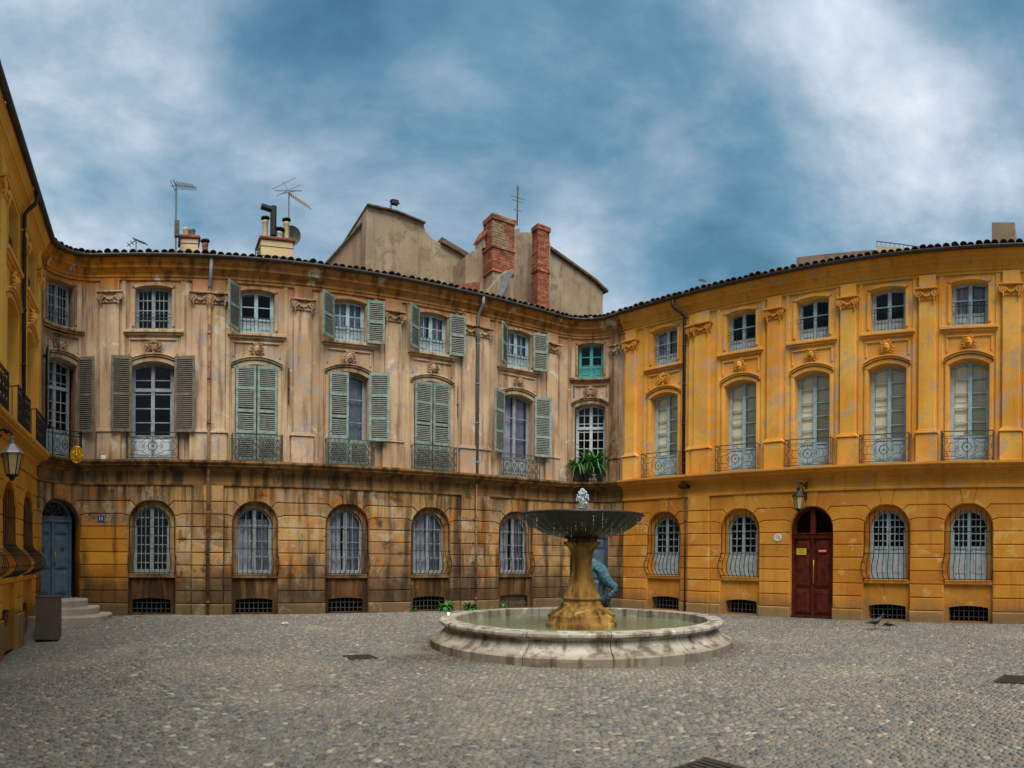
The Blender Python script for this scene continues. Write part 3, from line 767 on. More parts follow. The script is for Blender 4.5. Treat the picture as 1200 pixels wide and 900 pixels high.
def shell(b, s0, s1, trim, string, roofmat='tile'):
    ss = span(s0, s1, .12); m = MB(); m.sweep(ss, PROF_CORN); m.build('cornice', trim, b)
    m = MB(); m.sweep(ss, PROF_STR); m.build('string_course', string, b)
    m = MB(); gp = [(.34 + .07 * (1 - math.cos(k * pi / 8)), 10.36 - .075 * math.sin(k * pi / 8)) for k in range(9)]
    gp += [(.35 + .06 * (1 - math.cos(k * pi / 8)), 10.365 - .062 * math.sin(k * pi / 8)) for k in range(8, -1, -1)]
    m.sweep(ss, gp); m.build('gutter', M['gutter'], b, smooth=True)
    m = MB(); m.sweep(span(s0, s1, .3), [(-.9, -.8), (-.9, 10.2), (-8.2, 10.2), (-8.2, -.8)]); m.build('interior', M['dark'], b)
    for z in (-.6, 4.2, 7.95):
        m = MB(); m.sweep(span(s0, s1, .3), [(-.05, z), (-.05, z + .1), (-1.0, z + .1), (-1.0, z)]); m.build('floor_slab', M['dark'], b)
    m = MB(); m.sweep(span(s0, s1, .3), [(.33, 10.345), (-4, 11.6), (-8.4, 10.4), (-8.4, 10.2), (0, 10.2), (.33, 10.335)]); rf = m.build('roof', M['tile'], b)
    # canal tiles along the eaves
    if 'cover' not in tile_mesh:
        me = bpy.data.meshes.new('roof_tile'); v = []; f = []; n = 7
        for k, (y, r) in enumerate(((0, .1), (.02, .105), (-.9, .082))):
            pass
        for y, r, th in ((.0, .105, 0), (-1.0, .085, .02)):
            for q in range(n + 1): a = pi * q / n; v.append((r * math.cos(a), y, r * .85 * math.sin(a) + th))
            for q in range(n + 1): a = pi * q / n; v.append(((r - .016) * math.cos(a), y, (r - .016) * .85 * math.sin(a) + th))
        N = n + 1
        for q in range(n):
            f += [(q, q + 1, 2 * N + q + 1, 2 * N + q), (N + q, 3 * N + q, 3 * N + q + 1, N + q + 1), (q, N + q, N + q + 1, q + 1)]
        me.from_pydata(v, [], f); me.materials.append(M['tile']); me.polygons.foreach_set('use_smooth', [True] * len(f)); tile_mesh['cover'] = me
    s = max(s0, sL(3)) + .1; e = min(s1, sR(4)); sl = math.atan2(1.285, 4.44); ob = parent_world(b)
    while s < e - .05:
        o = bpy.data.objects.new('roof_tile', tile_mesh['cover']); col.objects.link(o); o.parent = rf
        p, t = path(s); dd = .39 + random.uniform(-.03, .025)
        o.location = Vector((p.x + t.y * dd, p.y - t.x * dd, 10.415 + random.uniform(-.02, .02))) - ob
        yaw = math.atan2(-t.x, t.y) - pi / 2     # local +Y points to the square
        o.rotation_mode = 'XYZ'; o.rotation_euler = (-sl + random.uniform(-.04, .04), random.uniform(-.14, .14), yaw + random.uniform(-.09, .09))
        s += .225 + random.uniform(-.022, .022)

# ------------------------------------------------------------------ doors
def door(b, o, zb, tr, mat, fan='glass', d=-.3):
    T = Fr(o.s); w = o.a; fo = Op(o.s, w, zb, o.zs, o.r); m = MB(T)
    m.ring(fo.line(0), fo.line(.08, 0), d - .08, d + .05)
    m.box(-w, w, tr - .07, tr + .05, d - .06, d + .07); m.box(-w + .02, w - .02, tr + .05, tr + .085, d - .04, d + .1)
    m.box(-w, w, zb - .02, zb + .03, d - .1, d + .1)
    dr = m.build('door', mat, b)
    for sg in (-1, 1):
        q = MB(T); a0, a1 = .01, w - .08
        e = sorted((sg * a0, sg * a1)); q.box(e[0], e[1], zb + .03, tr - .07, d - .03, d)
        H = tr - .07 - zb
        for za, zb2 in ((.04, .34), (.38, .80), (.84, .97)):
            e = sorted((sg * (a0 + .09), sg * (a1 - .07))); z0, z1 = zb + H * za, zb + H * zb2
            q.prism([(e[0], z0), (e[1], z0), (e[1], z1), (e[0], z1)], d, d + .035, .02)
            q.prism(offset([(e[0], z0), (e[1], z0), (e[1], z1), (e[0], z1)], .05), d + .03, d + .05, .015)
        q.build('door_leaf', mat, dr)
    q = MB(T); q.box(-.035, .035, zb + .03, tr - .07, d, d + .06); q.build('astragal', mat, dr)
    q = MB(T); q.tube([(.05, zb + 1.0, d + .06), (.05, zb + 1.02, d + .1), (.05, zb + (1.65 if fan == 'glass' else 1.25), d + .1), (.05, zb + (1.68 if fan == 'glass' else 1.28), d + .06)], .022, 8); q.ball((.05, zb + (1.68 if fan == 'glass' else 1.28), d + .09), .035, n=8, m=6)
    q.build('pull_handle', M['brass'], dr, smooth=True)
    for sg in (-1, 1):
        q = MB(T); x = sg * w * .5; q.ball((x, zb + 1.45, d + .06), .02, n=8, m=6); q.tube([(x + .035 * math.sin(k * pi / 5), zb + 1.38 + .06 * math.cos(k * pi / 5), d + .065) for k in range(11)], .008, 5)
        q.build('knocker', M['iron'], dr)
    g = MB(T); top = Op(o.s, w - .07, tr + .06, o.zs, o.r - .07)
    pts = [(x, z, d - .04) for x, z in top.line(0)]; g.face(pts); g.build('fanlight_glass', M['glass'], dr, recalc=False)
    q = MB(T)
    if fan == 'glass': q.box(-.07, .07, tr + .05, o.zt(0) - .05, d - .05, d + .06); q.build('fanlight_post', mat, dr)
    else:
        for sg in (-1, 1):
            q.tube([(x, z, d) for x, z in scroll(sg * .16, tr + .3, .15, -pi / 2, 1.3, sg, 18)], .014, 5); q.tube([(x, z, d) for x, z in scroll(sg * .4, tr + .2, .12, -pi / 2, 1.2, sg, 18)], .013, 5)
            q.tube([(sg * .03, tr + .1, d), (sg * .3, tr + .42, d), (sg * .1, o.zt(0) - .1, d)], .012, 5); q.tube([(0, tr + .1, d), (sg * (w - .2), tr + .5, d)], .01, 5)
        q.tube([(.09 * math.cos(k * pi / 8), tr + .46 + .12 * math.sin(k * pi / 8), d) for k in range(17)], .014, 5); q.tube([(0, tr + .08, d), (0, o.zt(0) - .05, d)], .012, 5)
        q.build('fanlight_ironwork', M['iron_grey'], dr)
    return dr

# ------------------------------------------------------------------ the three wings round the square
SM1 = S1 + RA1 * pi / 4; SM2 = S3 + RA2 * PHR / 2 + .16
SB1 = S1 + .12; SB2 = sR(-14.45)
left = thing('townhouse', 'yellow ochre townhouse wing with bulging window grilles beside the blue door', 'building', (-5, 10, 0), 'townhouses enclosing the square')
mid = thing('townhouse', 'pink peeling townhouse with grey shutters and stained arched ground floor', 'building', (6, 20, 0), 'townhouses enclosing the square')
right = thing('townhouse', 'bright ochre townhouse with pale blue windows and dark brown arched door', 'building', (18, 10, 0), 'townhouses enclosing the square')

def ground_window(b, s, dn, plinth, fm, cols, rows, back, gm, zpanel=None, panel=None, cel=True, blocked=False, ctop=None, apron=None, bulge=.24, bar=.012, nb=9):
    no = Op(s, .69, -.8, 2.67, .69); wo = Op(s, .545, 1.2, 2.64, .545)
    if ctop: wo.ctop = ctop
    T = Fr(s); m = MB(T); m.ring(no.line(-.01), wo.line(0, 0), -.5, -.17); m.build('window_reveal', dn, b)
    co = Op(s, .56, .04, .43, .055)
    wall(b, 'apron', s - .695, s + .695, -.8, 1.12, -.13, [co] if cel else [], apron or dn, .4)
    m = MB(T); m.prism([(-.68, 1.08), (.68, 1.08), (.68, 1.2), (-.68, 1.2)], -.45, -.035, .015); m.build('window_sill', dn, b)
    window(b, wo, fm, cols, rows, zpanel, -.3, None, panel, back)
    grille(b, no, 1.21, 3.2, gm, bulge, 1.95, nb, bar)
    if cel: cellar(b, co, M['iron_grey'], blocked)
    return no
def upper_ops(s, a1, a2): return Op(s, a1, 4.5, 7.24, .15), Op(s, a2, 8.31, 9.53, .07)

# --- left wing
ops_g, ops_1, ops_2 = [], [], []
LY = (16.35, 14.15, 11.85, 9.5, 7.2, 4.9)
for y in LY:
    s = sL(y); ops_g.append(ground_window(left, s, M['yellow_dn'], M['plinth'], M['fr_grey'], 2, 5, None, M['iron'], bulge=.36, bar=.013, nb=8))
    o1, o2 = upper_ops(s, .56, .5); ops_1.append(o1); ops_2.append(o2)
    window(left, o1, M['fr_blue'], 1, 5, 5.3, -.28, None, None, 'inner'); window(left, o2, M['fr_blue'], 2, 3, None, -.24); guard(left, o2, M['iron'])
    surround(left, s, o1, o2, .68, M['yellow_up']); railing(left, s, .68, 4.5, M['iron'], 'panel', .31)
    face_head(left, s, 7.82, M['yellow_up'], .95)
for y in (17.27, 15.25, 13.0, 10.68, 8.35, 6.05): pilaster(left, sL(y), .22, M['yellow_up'], M['yellow_up'], .1)
wall(left, 'wall', 0, SB1, -.8, 3.82, -.035, ops_g, M['yellow_dn']); wall(left, 'wall', 0, SB1, 4.48, 7.95, 0, ops_1, M['yellow_up']); wall(left, 'wall', 0, SB1, 7.95, 9.8, 0, ops_2, M['yellow_up'])
shell(left, 0, SB1, M['yellow_up'], M['ochre_trim'])
bd = [sL(3.5)] + sorted(ops_g, key=lambda o: o.s) + [SB1]
for a, c in zip(bd, bd[1:]): blocks(left, a, c, M['yellow_dn'], M['plinth_o'])
for o in ops_g: keystone(left, o, M['yellow_dn'])
downpipe(left, sL(14.97), M['pipe_dark'], 4.5, 10.2, .13, .05, .12)

# --- centre wing (runs into both rounded corners)
ops_g, ops_1, ops_2 = [], [], []
CX = (0.0, 3.05, 5.90, 8.71, 11.96)
cd = Op(SM1, .69, -.8, 2.67, .69); ops_g.append(cd); door(mid, cd, .5, 2.78, M['blue_door'], 'scroll')
for i, x in enumerate(CX):
    s = sC(x)
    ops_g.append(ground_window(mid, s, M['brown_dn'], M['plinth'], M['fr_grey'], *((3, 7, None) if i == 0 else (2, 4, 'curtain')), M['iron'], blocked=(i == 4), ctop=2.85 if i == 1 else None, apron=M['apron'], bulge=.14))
cd2 = Op(SM2, .69, -.8, 2.67, .69); ops_g.append(cd2); door(mid, cd2, .1, 2.6, M['blue_door'], 'scroll')
AX = [SM1] + [sC(x) for x in CX] + [SM2]
for i, s in enumerate(AX):
    cv = i in (0, 6); o1, o2 = upper_ops(s, .62 if not cv else .56, .53 if not cv else .47); ops_1.append(o1); ops_2.append(o2)
    T = Fr(s); hd = -.26
    if i in (0,): window(mid, o1, M['fr_grey'], 2, 7, 5.35, hd, 6.6)
    elif i == 1: window(mid, o1, M['fr_grey'], 1, 5, 5.25, hd, 6.62, M['panel_white'])
    elif i == 6: window(mid, o1, M['panel_white'], 2, 7, 5.2, hd, 6.55, M['fr_grey'])
    elif i in (2, 4): window(mid, o1, M['fr_grey'], 1, 4, 5.3, hd)
    else: window(mid, o1, M['fr_grey'], 1, 3, 5.2, hd, None, None, 'curtain')
    window(mid, o2, M['fr_teal'] if i == 6 else (M['fr_grey'] if i < 2 else M['fr_blue']), 3 if i < 2 else (1 if i in (2, 6) else 2), 4 if i < 2 else 2, None if i < 2 else 8.78, -.2, None, None, 'curtain' if i in (3, 4, 5) else None)
    guard(mid, o2, M['fr_teal'] if i == 6 else M['iron_grey'], 9, .42, i in (2, 3, 4, 5))
    surround(mid, s, o1, o2, .78 if not cv else .70, M['pink_up'] if not cv else M['pink_trim'], cv)
    if i not in (6,): railing(mid, s, .74 if not cv else .66, 4.5, M['iron_grey'] if i > 1 else M['iron'], 'panel' if i > 1 else 'rose', .31, .78, cv)
    else: railing(mid, s, .62, 4.5, M['iron'], 'panel', .33, .42, True)
    (cartouche if i in (0, 1, 6) else face_head)(mid, s, 7.80, M['pink_trim'])
def sh(i, tall, sg, deg, wd, mt, sl, rails):
    s = AX[i]; T = Fr(s); z0, z1 = tall
    a = {0: .56, 6: .56}.get(i, .62) if z0 < 7 else .53
    shutter_leaf(mid, T, sg * a, sg, wd, z0, z1, R_(deg), mt, rails, .055 if deg < 90 else .15, sl)
TA = (8.30, 9.62)
sh(0, (5.3, 7.5), -1, 118, .5, M['sh_taupe'], M['slat_taupe'], 1); sh(0, (5.3, 7.5), 1, 128, .5, M['sh_taupe'], M['slat_taupe'], 1)
sh(1, (5.32, 7.52), -1, 170, .6, M['sh_taupe'], M['slat_taupe'], 1); sh(1, (5.32, 7.52), 1, 170, .6, M['sh_taupe'], M['slat_taupe'], 1)
for i in (2, 4):
    for sg in (-1, 1): sh(i, (5.36, 7.36), sg, 0, .60, M['sh_aqua'] if i == 2 else M['sh_green'], M['slat_green'], 2); sh(i, (4.56, 5.34), sg, 0, .60, M['sh_aqua'] if i == 2 else M['sh_green'], M['slat_green'], 0)
sh(3, (5.34, 7.36), -1, 2, .60, M['sh_aqua'], M['slat_green'], 2); sh(3, (4.56, 5.32), -1, 0, .6, M['sh_aqua'], M['slat_green'], 0); sh(3, (4.56, 5.32), 1, 0, .6, M['sh_aqua'], M['slat_green'], 0)
sh(3, (5.3, 7.4), 1, 160, .62, M['sh_aqua'], M['slat_green'], 2)
sh(5, (5.3, 7.4), -1, 152, .6, M['sh_aqua'], M['slat_green'], 2); sh(5, (5.3, 7.4), 1, 166, .62, M['sh_aqua'], M['slat_green'], 2)
sh(2, TA, -1, 128, .62, M['sh_green'], M['slat_green'], 1)
for i, da, db in ((3, 140, 172), (4, 142, 170), (5, 138, 166)): sh(i, TA, -1, da, .56, M['sh_green'], M['slat_green'], 1); sh(i, TA, 1, db, .56, M['sh_green'], M['slat_green'], 1)
for x, hw in ((-1.28, .28), (1.36, .23), (1.90, .21), (4.43, .28), (7.33, .28), (10.0, .25), (10.56, .22), (13.38, .24)): pilaster(mid, sC(x), hw, M['pink_up'], M['pink_trim'], .10 if x != 1.9 else .07)
pilaster(mid, SB2 - .38, .16, M['pink_trim'], M['pink_trim'], .06)
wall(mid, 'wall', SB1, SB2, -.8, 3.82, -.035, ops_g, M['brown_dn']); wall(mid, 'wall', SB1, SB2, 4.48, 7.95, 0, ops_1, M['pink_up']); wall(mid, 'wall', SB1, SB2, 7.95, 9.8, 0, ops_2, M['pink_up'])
shell(mid, SB1, SB2, M['pink_trim'], M['string'])
bd = [SB1] + sorted(ops_g, key=lambda o: o.s) + [SB2]
prj = {2: (sC(1.16), sC(2.1)), 5: (sC(9.76), sC(10.86))}
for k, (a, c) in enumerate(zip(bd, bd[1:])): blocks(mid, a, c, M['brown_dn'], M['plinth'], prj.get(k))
for o in ops_g: keystone(mid, o, M['brown_dn'])
downpipe(mid, sC(1.63), M['pipe_rust'], 0, 9.6, .15, .05, None); downpipe(mid, sC(10.30), M['pipe_grey'], 4.5, 10.2, .15, .05, .05); downpipe(mid, sC(10.30), M['pipe_rust'], .0, 4.2, .13, .03, None)
m = MB(Fr(sC(1.63))); m.tube([(0, 9.5, .15), (0, 9.62, .15), (.02, 9.85, .3), (.02, 10.3, .37)], .055, 10); m.build('downpipe', M['pipe_grey'], mid, smooth=True)
for x in (4.02, 9.62):
    m = MB(Fr(sC(x))); m.tube([(0, 6.3, .03), (.0, 7.35, .03)], .022, 5); m.ball((0, 6.75, .04), .04, n=6, m=5); m.build('wall_anchor', M['rust'], mid)
# round stone steps up to the blue door
T = Fr(SM1)
for k, (r, z0, z1) in enumerate(((1.62, -.6, .08), (1.26, -.1, .28), (.92, .2, .48))):
    m = MB(); p, t = path(SM1); nn = Vector((t.y, -t.x)); c = p - nn * .05; a = math.atan2(nn.y, nn.x)
    m.lathe([(.02, z1), (r - .03, z1), (r, z1 - .03), (r, z0)], 20, (c.x, c.y, 0), a - pi / 2 + .02 , a + pi / 2 - .02); m.build('door_step', M['step'], mid)

# --- right wing
ops_g, ops_1, ops_2 = [], [], []
RU = (-12.7, -9.76, -7.33, -5.0, -2.63, -.25, 2.1, 4.5)
for i, u in enumerate(RU):
    s = sR(u)
    if i == 2:
        o = Op(s, .69, -.8, 2.67, .69); ops_g.append(o); dbrown = door(right, o, .04, 2.48, M['brown_door'], 'glass', -.2)
    else: ops_g.append(ground_window(right, s, M['ochre_dn'], M['plinth'], M['fr_blue'], 3 if i > 2 else 2, 5, None, M['iron'], 1.95 if i < 3 else 2.12, M['panel_white'], bulge=.17))
    o1, o2 = upper_ops(s, .56, .52); ops_1.append(o1); ops_2.append(o2)
    window(right, o1, M['fr_blue'], 1, 5, 5.28, -.3, None, M['fr_blue'], 'inner'); window(right, o2, M['fr_blue'], 1, 2, 8.72, -.26, None, M['panel_white'], 'curtain' if i in (0, 4) else None); guard(right, o2, M['iron'], 10, .62)
    surround(right, s, o1, o2, .72, M['ochre_up']); railing(right, s, .72, 4.5, M['iron_slate'], 'rose', .31)
    (cartouche if i == 0 else face_head)(right, s, 7.83, M['ochre_trim'])
for u, hw in ((-14.1, .22), (-11.16, .28), (-8.55, .24), (-6.17, .24), (-3.82, .24), (-1.45, .24), (.93, .24), (3.3, .24)): pilaster(right, sR(u), hw, M['ochre_up'], M['ochre_trim'], .11)
pilaster(right, sR(-11.52), .16, M['ochre_up'], M['ochre_trim'], .06)
wall(right, 'wall', SB2, S5, -.8, 3.82, -.035, ops_g, M['ochre_dn']); wall(right, 'wall', SB2, S5, 4.48, 7.95, 0, ops_1, M['ochre_up']); wall(right, 'wall', SB2, S5, 7.95, 9.8, 0, ops_2, M['ochre_up'])
shell(right, SB2, S5, M['ochre_trim'], M['ochre_trim'])
bd = [SB2] + sorted(ops_g, key=lambda o: o.s) + [sR(5.8)]
prj = {1: (sR(-11.68), sR(-10.84))}
for k, (a, c) in enumerate(zip(bd, bd[1:])): blocks(right, a, c, M['ochre_dn'], M['plinth_o'], prj.get(k))
for o in ops_g: keystone(right, o, M['ochre_dn'])
downpipe(right, sR(-11.80), M['pipe_dark'], 4.5, 10.2, .14, .055, -.3); downpipe(right, sR(-11.74), M['pipe_dark'], 0, 3.8, .1, .028, None)
m = MB(Fr(sR(-11.80))); m.prism([(-.1, 4.08), (.16, 4.08), (.2, 4.2), (-.14, 4.2)], 0, .28, .02); m.build('pipe_bracket', M['iron'], right)

# ------------------------------------------------------------------ ground and cobbles
gx = np.array(sorted(set([-400, -120, -40, -10] + list(np.arange(-3.6, 20, .4)) + [24, 40, 120, 400]))); gy = np.array([-400, -120, -40, -10, 0, 4, 8, 12, 14, 15, 15.9, 16.3, 16.7, 17.1, 17.5, 18, 20, 24, 40, 120, 400])
m = MB()
for y in gy:
    for x in gx: m.v.append((x, y, G(x, y)))
nx = len(gx)
for j in range(len(gy) - 1):
    for i in range(nx - 1): m.f.append([j * nx + i, j * nx + i + 1, (j + 1) * nx + i + 1, (j + 1) * nx + i])
ground = m.build('ground', M['ground'], None, recalc=False); ground['kind'] = 'structure'
FC = Vector((13.1 * math.sin((682 - X0) / FPX), 13.1 * math.cos((682 - X0) / FPX), 0))
rng = np.random.default_rng(3)
pitch_x, pitch_y = .100, .064
xs = np.arange(-3.05, 17.6, pitch_x); ys = np.arange(.2, 18.95, pitch_y)
Xg, Yg = np.meshgrid(xs, ys); Xg = Xg + ((np.arange(len(ys)) % 2) * .5 * pitch_x)[:, None]
px = (Xg + rng.uniform(-.026, .026, Xg.shape)).ravel(); py = (Yg + rng.uniform(-.013, .013, Xg.shape)).ravel()
ang = np.arctan2(px, py)
keep = (ang < 1.62) & (ang > -.9) & (np.hypot(px - FC.x, py - FC.y) > 3.03) & (np.hypot(px, py) > 3.2)
keep &= (px * nR.x + py * nR.y < DR - .08) & (py < YC - .05) & (px > XL + .02)
p1, _ = path(SM1); keep &= np.hypot(px - p1.x, py - p1.y) > 1.5
DRAINS = [PG(423, 771), PG(1188, 797), PG(826, 906)]
DSZ = [(.22, .2), (.27, .2), (.26, .2)]
for q, (w_, h_) in zip(DRAINS, DSZ): keep &= ~((np.abs(px - q.x) < w_ + .02) & (np.abs(py - q.y) < h_ + .02))
px, py, ang = px[keep], py[keep], ang[keep]; N = len(px)
gz = np.array([G(a, c) for a, c in zip(px, py)])
und = np.array([mnoise.noise(Vector((a * .35, c * .35, 3))) for a, c in zip(px, py)])
rot = und * 1.5 + rng.normal(0, .42, N)
lx = pitch_x * rng.uniform(.34, .60, N); ly = pitch_y * rng.uniform(.36, .60, N); hz = rng.uniform(.007, .020, N)
pal = np.array([srgb(h)[:3] for h in ('6f6c64', '64645f', '78746a', '5a5b59', '857d6f', '71685a', '9a9284', '4d4e4c', '766c5e', '856e5e', '696760')])
ci = rng.choice(len(pal), N, p=[.18, .16, .13, .12, .09, .08, .03, .07, .06, .02, .06]); cc = pal[ci] * rng.uniform(.60, 1.08, (N, 1))
K = 7
th = np.arange(K) * 2 * pi / K
def stones(ix, full=True):
    n = len(ix); jit = rng.uniform(.82, 1.12, (n, K))
    rings = [(1.02, -.012), (.94, .62), (.55, .96)] if full else [(1.0, -.01), (.72, .9)]
    V = []
    for sc_, hh in rings:
        a = np.cos(th)[None] * lx[ix, None] * sc_ * jit; b = np.sin(th)[None] * ly[ix, None] * sc_ * jit
        c, s_ = np.cos(rot[ix])[:, None], np.sin(rot[ix])[:, None]
        z = np.full((n, K), 1.0) * (hz[ix, None] * hh if hh > 0 else hh)
        V.append(np.stack([a * c - b * s_, a * s_ + b * c, z], -1))
    return np.concatenate(V, 1), len(rings)
def stone_faces(nr):
    f = []
    for r in range(nr - 1):
        for k in range(K): j = (k + 1) % K; f.append((r * K + k, r * K + j, (r + 1) * K + j, (r + 1) * K + k))
    f.append(tuple((nr - 1) * K + k for k in range(K)))
    return f
dist = np.hypot(px, py); infr = (ang > -.24) & (ang < 1.36) & (dist > 5.1)
order = np.where(infr)[0]; order = order[np.argsort(dist[order])]; single = order[:300]
rest = np.setdiff1d(np.arange(N), single)
def add_stuff(ix, full):
    V, nr = stones(ix, full); n = len(ix)
    V = V + np.stack([px[ix], py[ix], gz[ix]], -1)[:, None, :]
    fs = stone_faces(nr); nv = K * nr
    quads = np.array([f for f in fs if len(f) == 4]); cap = np.array(fs[-1])
    lv = []; base = (np.arange(n) * nv)
    q = (quads[None] + base[:, None, None]).reshape(n, -1); c = (cap[None] + base[:, None])
    loops = np.concatenate([q, c], 1).ravel()
    tot = np.tile(np.array([4] * len(quads) + [K]), n); start = np.concatenate([[0], np.cumsum(tot)[:-1]])
    me = bpy.data.meshes.new('cobbles'); me.vertices.add(n * nv); me.vertices.foreach_set('co', V.reshape(-1).astype(np.float32))
    me.loops.add(len(loops)); me.loops.foreach_set('vertex_index', loops.astype(np.int32))
    me.polygons.add(len(tot)); me.polygons.foreach_set('loop_start', start.astype(np.int32))
    me.update(calc_edges=True); me.polygons.foreach_set('use_smooth', np.ones(len(tot), bool))
    at = me.color_attributes.new('col', 'FLOAT_COLOR', 'POINT')
    cl = np.ones((n, nv, 4), np.float32); cl[:, :, :3] = cc[ix][:, None, :]; at.data.foreach_set('color', cl.ravel())
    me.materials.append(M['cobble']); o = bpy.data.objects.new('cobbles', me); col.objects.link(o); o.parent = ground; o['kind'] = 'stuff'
    o['label'] = 'small grey rounded cobblestones covering the square'
near = rest[dist[rest] < 11]; far = rest[dist[rest] >= 11]
add_stuff(np.concatenate([near]), True); add_stuff(far, False)
V, nr = stones(single, True); fs = stone_faces(nr)
for k, i in enumerate(single):
    me = bpy.data.meshes.new('cobblestone'); me.from_pydata([tuple(v) for v in V[k]], [], fs); me.polygons.foreach_set('use_smooth', [True] * len(fs))
    at = me.color_attributes.new('col', 'FLOAT_COLOR', 'POINT'); at.data.foreach_set('color', np.tile(np.append(cc[i], 1.0), len(V[k])).astype(np.float32))
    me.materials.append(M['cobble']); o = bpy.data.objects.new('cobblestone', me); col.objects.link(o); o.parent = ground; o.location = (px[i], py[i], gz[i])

# ------------------------------------------------------------------ fountain
fo = thing('fountain', 'round stone fountain with dark dripping bowl on an ochre pedestal', 'fountain', FC)
prof = [(2.50, -.1), (3.03, -.1), (3.04, .14), (3.0, .165), (2.95, .18), (2.84, .24), (2.765, .32), (2.74, .39), (2.77, .42), (2.83, .43), (2.865, .46), (2.865, .50), (2.83, .53), (2.56, .535), (2.54, .52), (2.53, .40), (2.5, .1)]
NB = 13; a_off = .35
for k in range(NB):
    a0 = a_off + 2 * pi * k / NB + .0028; a1 = a_off + 2 * pi * (k + 1) / NB - .0028; dz = random.uniform(-.004, .004)
    m = MB(); m.lathe([(r, z + dz) for r, z in prof], 9, FC, a0, a1, None, True); m.build('basin_stone', M['basin'], fo)
m = MB(); m.lathe([(.01, .12), (2.52, .12)], 48, FC); m.build('basin_floor', M['basin'], fo, recalc=False)
m = MB(); m.lathe([(.3 + .28 * k, .36 + .004 * math.sin(k * 2.7)) for k in range(9)], 64, FC); m.build('water', M['water'], fo, smooth=True, recalc=False)
def ped_fn(r, z, a, j):
    if .56 < z < .84: k = mnoise.noise(Vector((math.cos(a) * 3.1, math.sin(a) * 3.1, z * 9))) + .6 * mnoise.noise(Vector((math.cos(a) * 8, math.sin(a) * 8, z * 20))); return r * (1 + .12 * k), z
    return r, z
pp = [(.0, .12), (.71, .12), (.72, .42), (.70, .46), (.655, .47), (.655, .57), (.645, .60), (.62, .615), (.60, .63), (.585, .645), (.57, .66), (.545, .68), (.52, .70), (.49, .72), (.46, .74), (.43, .76), (.41, .78), (.395, .80), (.385, .82), (.38, .835), (.37, .86), (.375, .90), (.40, .915), (.40, .945), (.37, .96), (.365, .99), (.335, 1.05), (.28, 1.17), (.235, 1.32), (.21, 1.5), (.205, 1.68), (.225, 1.82), (.27, 1.93), (.33, 1.99), (.375, 2.02), (.38, 2.06), (.30, 2.08), (.30, 2.18)]
m = MB(); m.lathe(pp, 90, FC, fn=ped_fn); ped = m.build('pedestal', M['fount'], fo, smooth=True)
def bowl_fn(r, z, a, j):
    k = 1.0
    if 2 <= j <= 9: k += .06 * abs(math.sin(a * 16)) * min(1, (10 - j) / 3)
    if j in (10, 11): z += .006 * math.sin(a * 9)
    return r * k, z
bp = [(.28, 2.06), (.36, 2.07), (.40, 2.10), (.55, 2.135), (.75, 2.20), (.92, 2.30), (1.03, 2.40), (1.10, 2.47), (1.17, 2.53), (1.21, 2.56), (1.255, 2.575), (1.265, 2.61), (1.24, 2.635), (1.18, 2.62), (.9, 2.52), (.4, 2.45), (.02, 2.44)]
bp = [(r, 2.64 - (2.64 - z) * .9) for r, z in bp]
m = MB(); m.lathe(bp, 108, FC, fn=bowl_fn); bowl = m.build('bowl', M['bronze'], fo, smooth=True)
m = MB(); m.lathe([(.02, 2.60), (1.19, 2.60)], 48, FC); m.build('bowl_water', M['water'], fo, recalc=False)
m = MB(); m.lathe([(.09, 2.5), (.09, 2.62), (.06, 2.65), (.06, 2.72), (.075, 2.74), (.05, 2.75), (.0, 2.75)], 16, FC); m.build('nozzle', M['bronze'], fo, smooth=True)
m = MB(); random.seed(11)
for k in range(230):
    t = random.random(); z = 2.7 + .44 * t ** .8; r = .02 + .11 * math.sin(pi * min(1, t * 1.05)) ** .8 * random.random() ** .6; a = random.uniform(0, 2 * pi); q = random.uniform(.006, .02)
    m.ball((FC.x + r * math.cos(a), FC.y + r * math.sin(a), z), q, q, q * random.uniform(1, 2.2), 6, 4, None, False)
m.tube([(FC.x, FC.y, 2.72), (FC.x, FC.y, 3.0)], .05, 8, False, .03)
m.build('water_jet', M['spray'], fo, smooth=True)
m = MB()
for k in range(64):
    a = 2 * pi * k / 64 + random.uniform(-.04, .04); r = random.choice((1.22, 1.16, 1.05, .95)) + .05; z = {1.22: 2.57, 1.16: 2.53, 1.05: 2.44, .95: 2.36}[round(r - .05, 2)]
    for j in range(random.randint(3, 8)):
        z -= random.uniform(.015, .07)
        if z < .4: break
        q = random.uniform(.0025, .005); m.ball((FC.x + r * math.cos(a), FC.y + r * math.sin(a), z), q, q, q * random.uniform(1.5, 5), 5, 4, None, False)
m.build('water_drips', M['spray'], fo, smooth=True, kind='stuff')

# ------------------------------------------------------------------ roofs behind: tall gabled house with chimneys
def slab(parent, name, pts, Y, thick, mat, ret=False):
    P = [PX(x, y, Y) for x, y in pts]; m = MB()
    A = [m.W(p) for p in P]; B = [m.W(p + Vector((0, thick, 0))) for p in P]; n = len(P)
    m.f.append(A); m.f.append(B[::-1])
    for i in range(n): j = (i + 1) % n; m.f.append([A[i], B[i], B[j], A[j]])
    return m.build(name, mat, parent)
def edge_cap(parent, name, pts, Y, mat, w=.5, h=.16):
    P = [PX(x, y, Y) for x, y in pts]; m = MB()
    for p, q in zip(P, P[1:]):
        a = [m.W(v + Vector((0, dy, dz))) for v in (p, q) for dy, dz in ((-.18, -.02), (w, -.02), (w, h), (-.18, h))]
        for f in ((0, 1, 2, 3), (4, 7, 6, 5), (0, 4, 5, 1), (1, 5, 6, 2), (2, 6, 7, 3), (3, 7, 4, 0)): m.f.append([a[k] for k in f])
    return m.build(name, mat, parent)
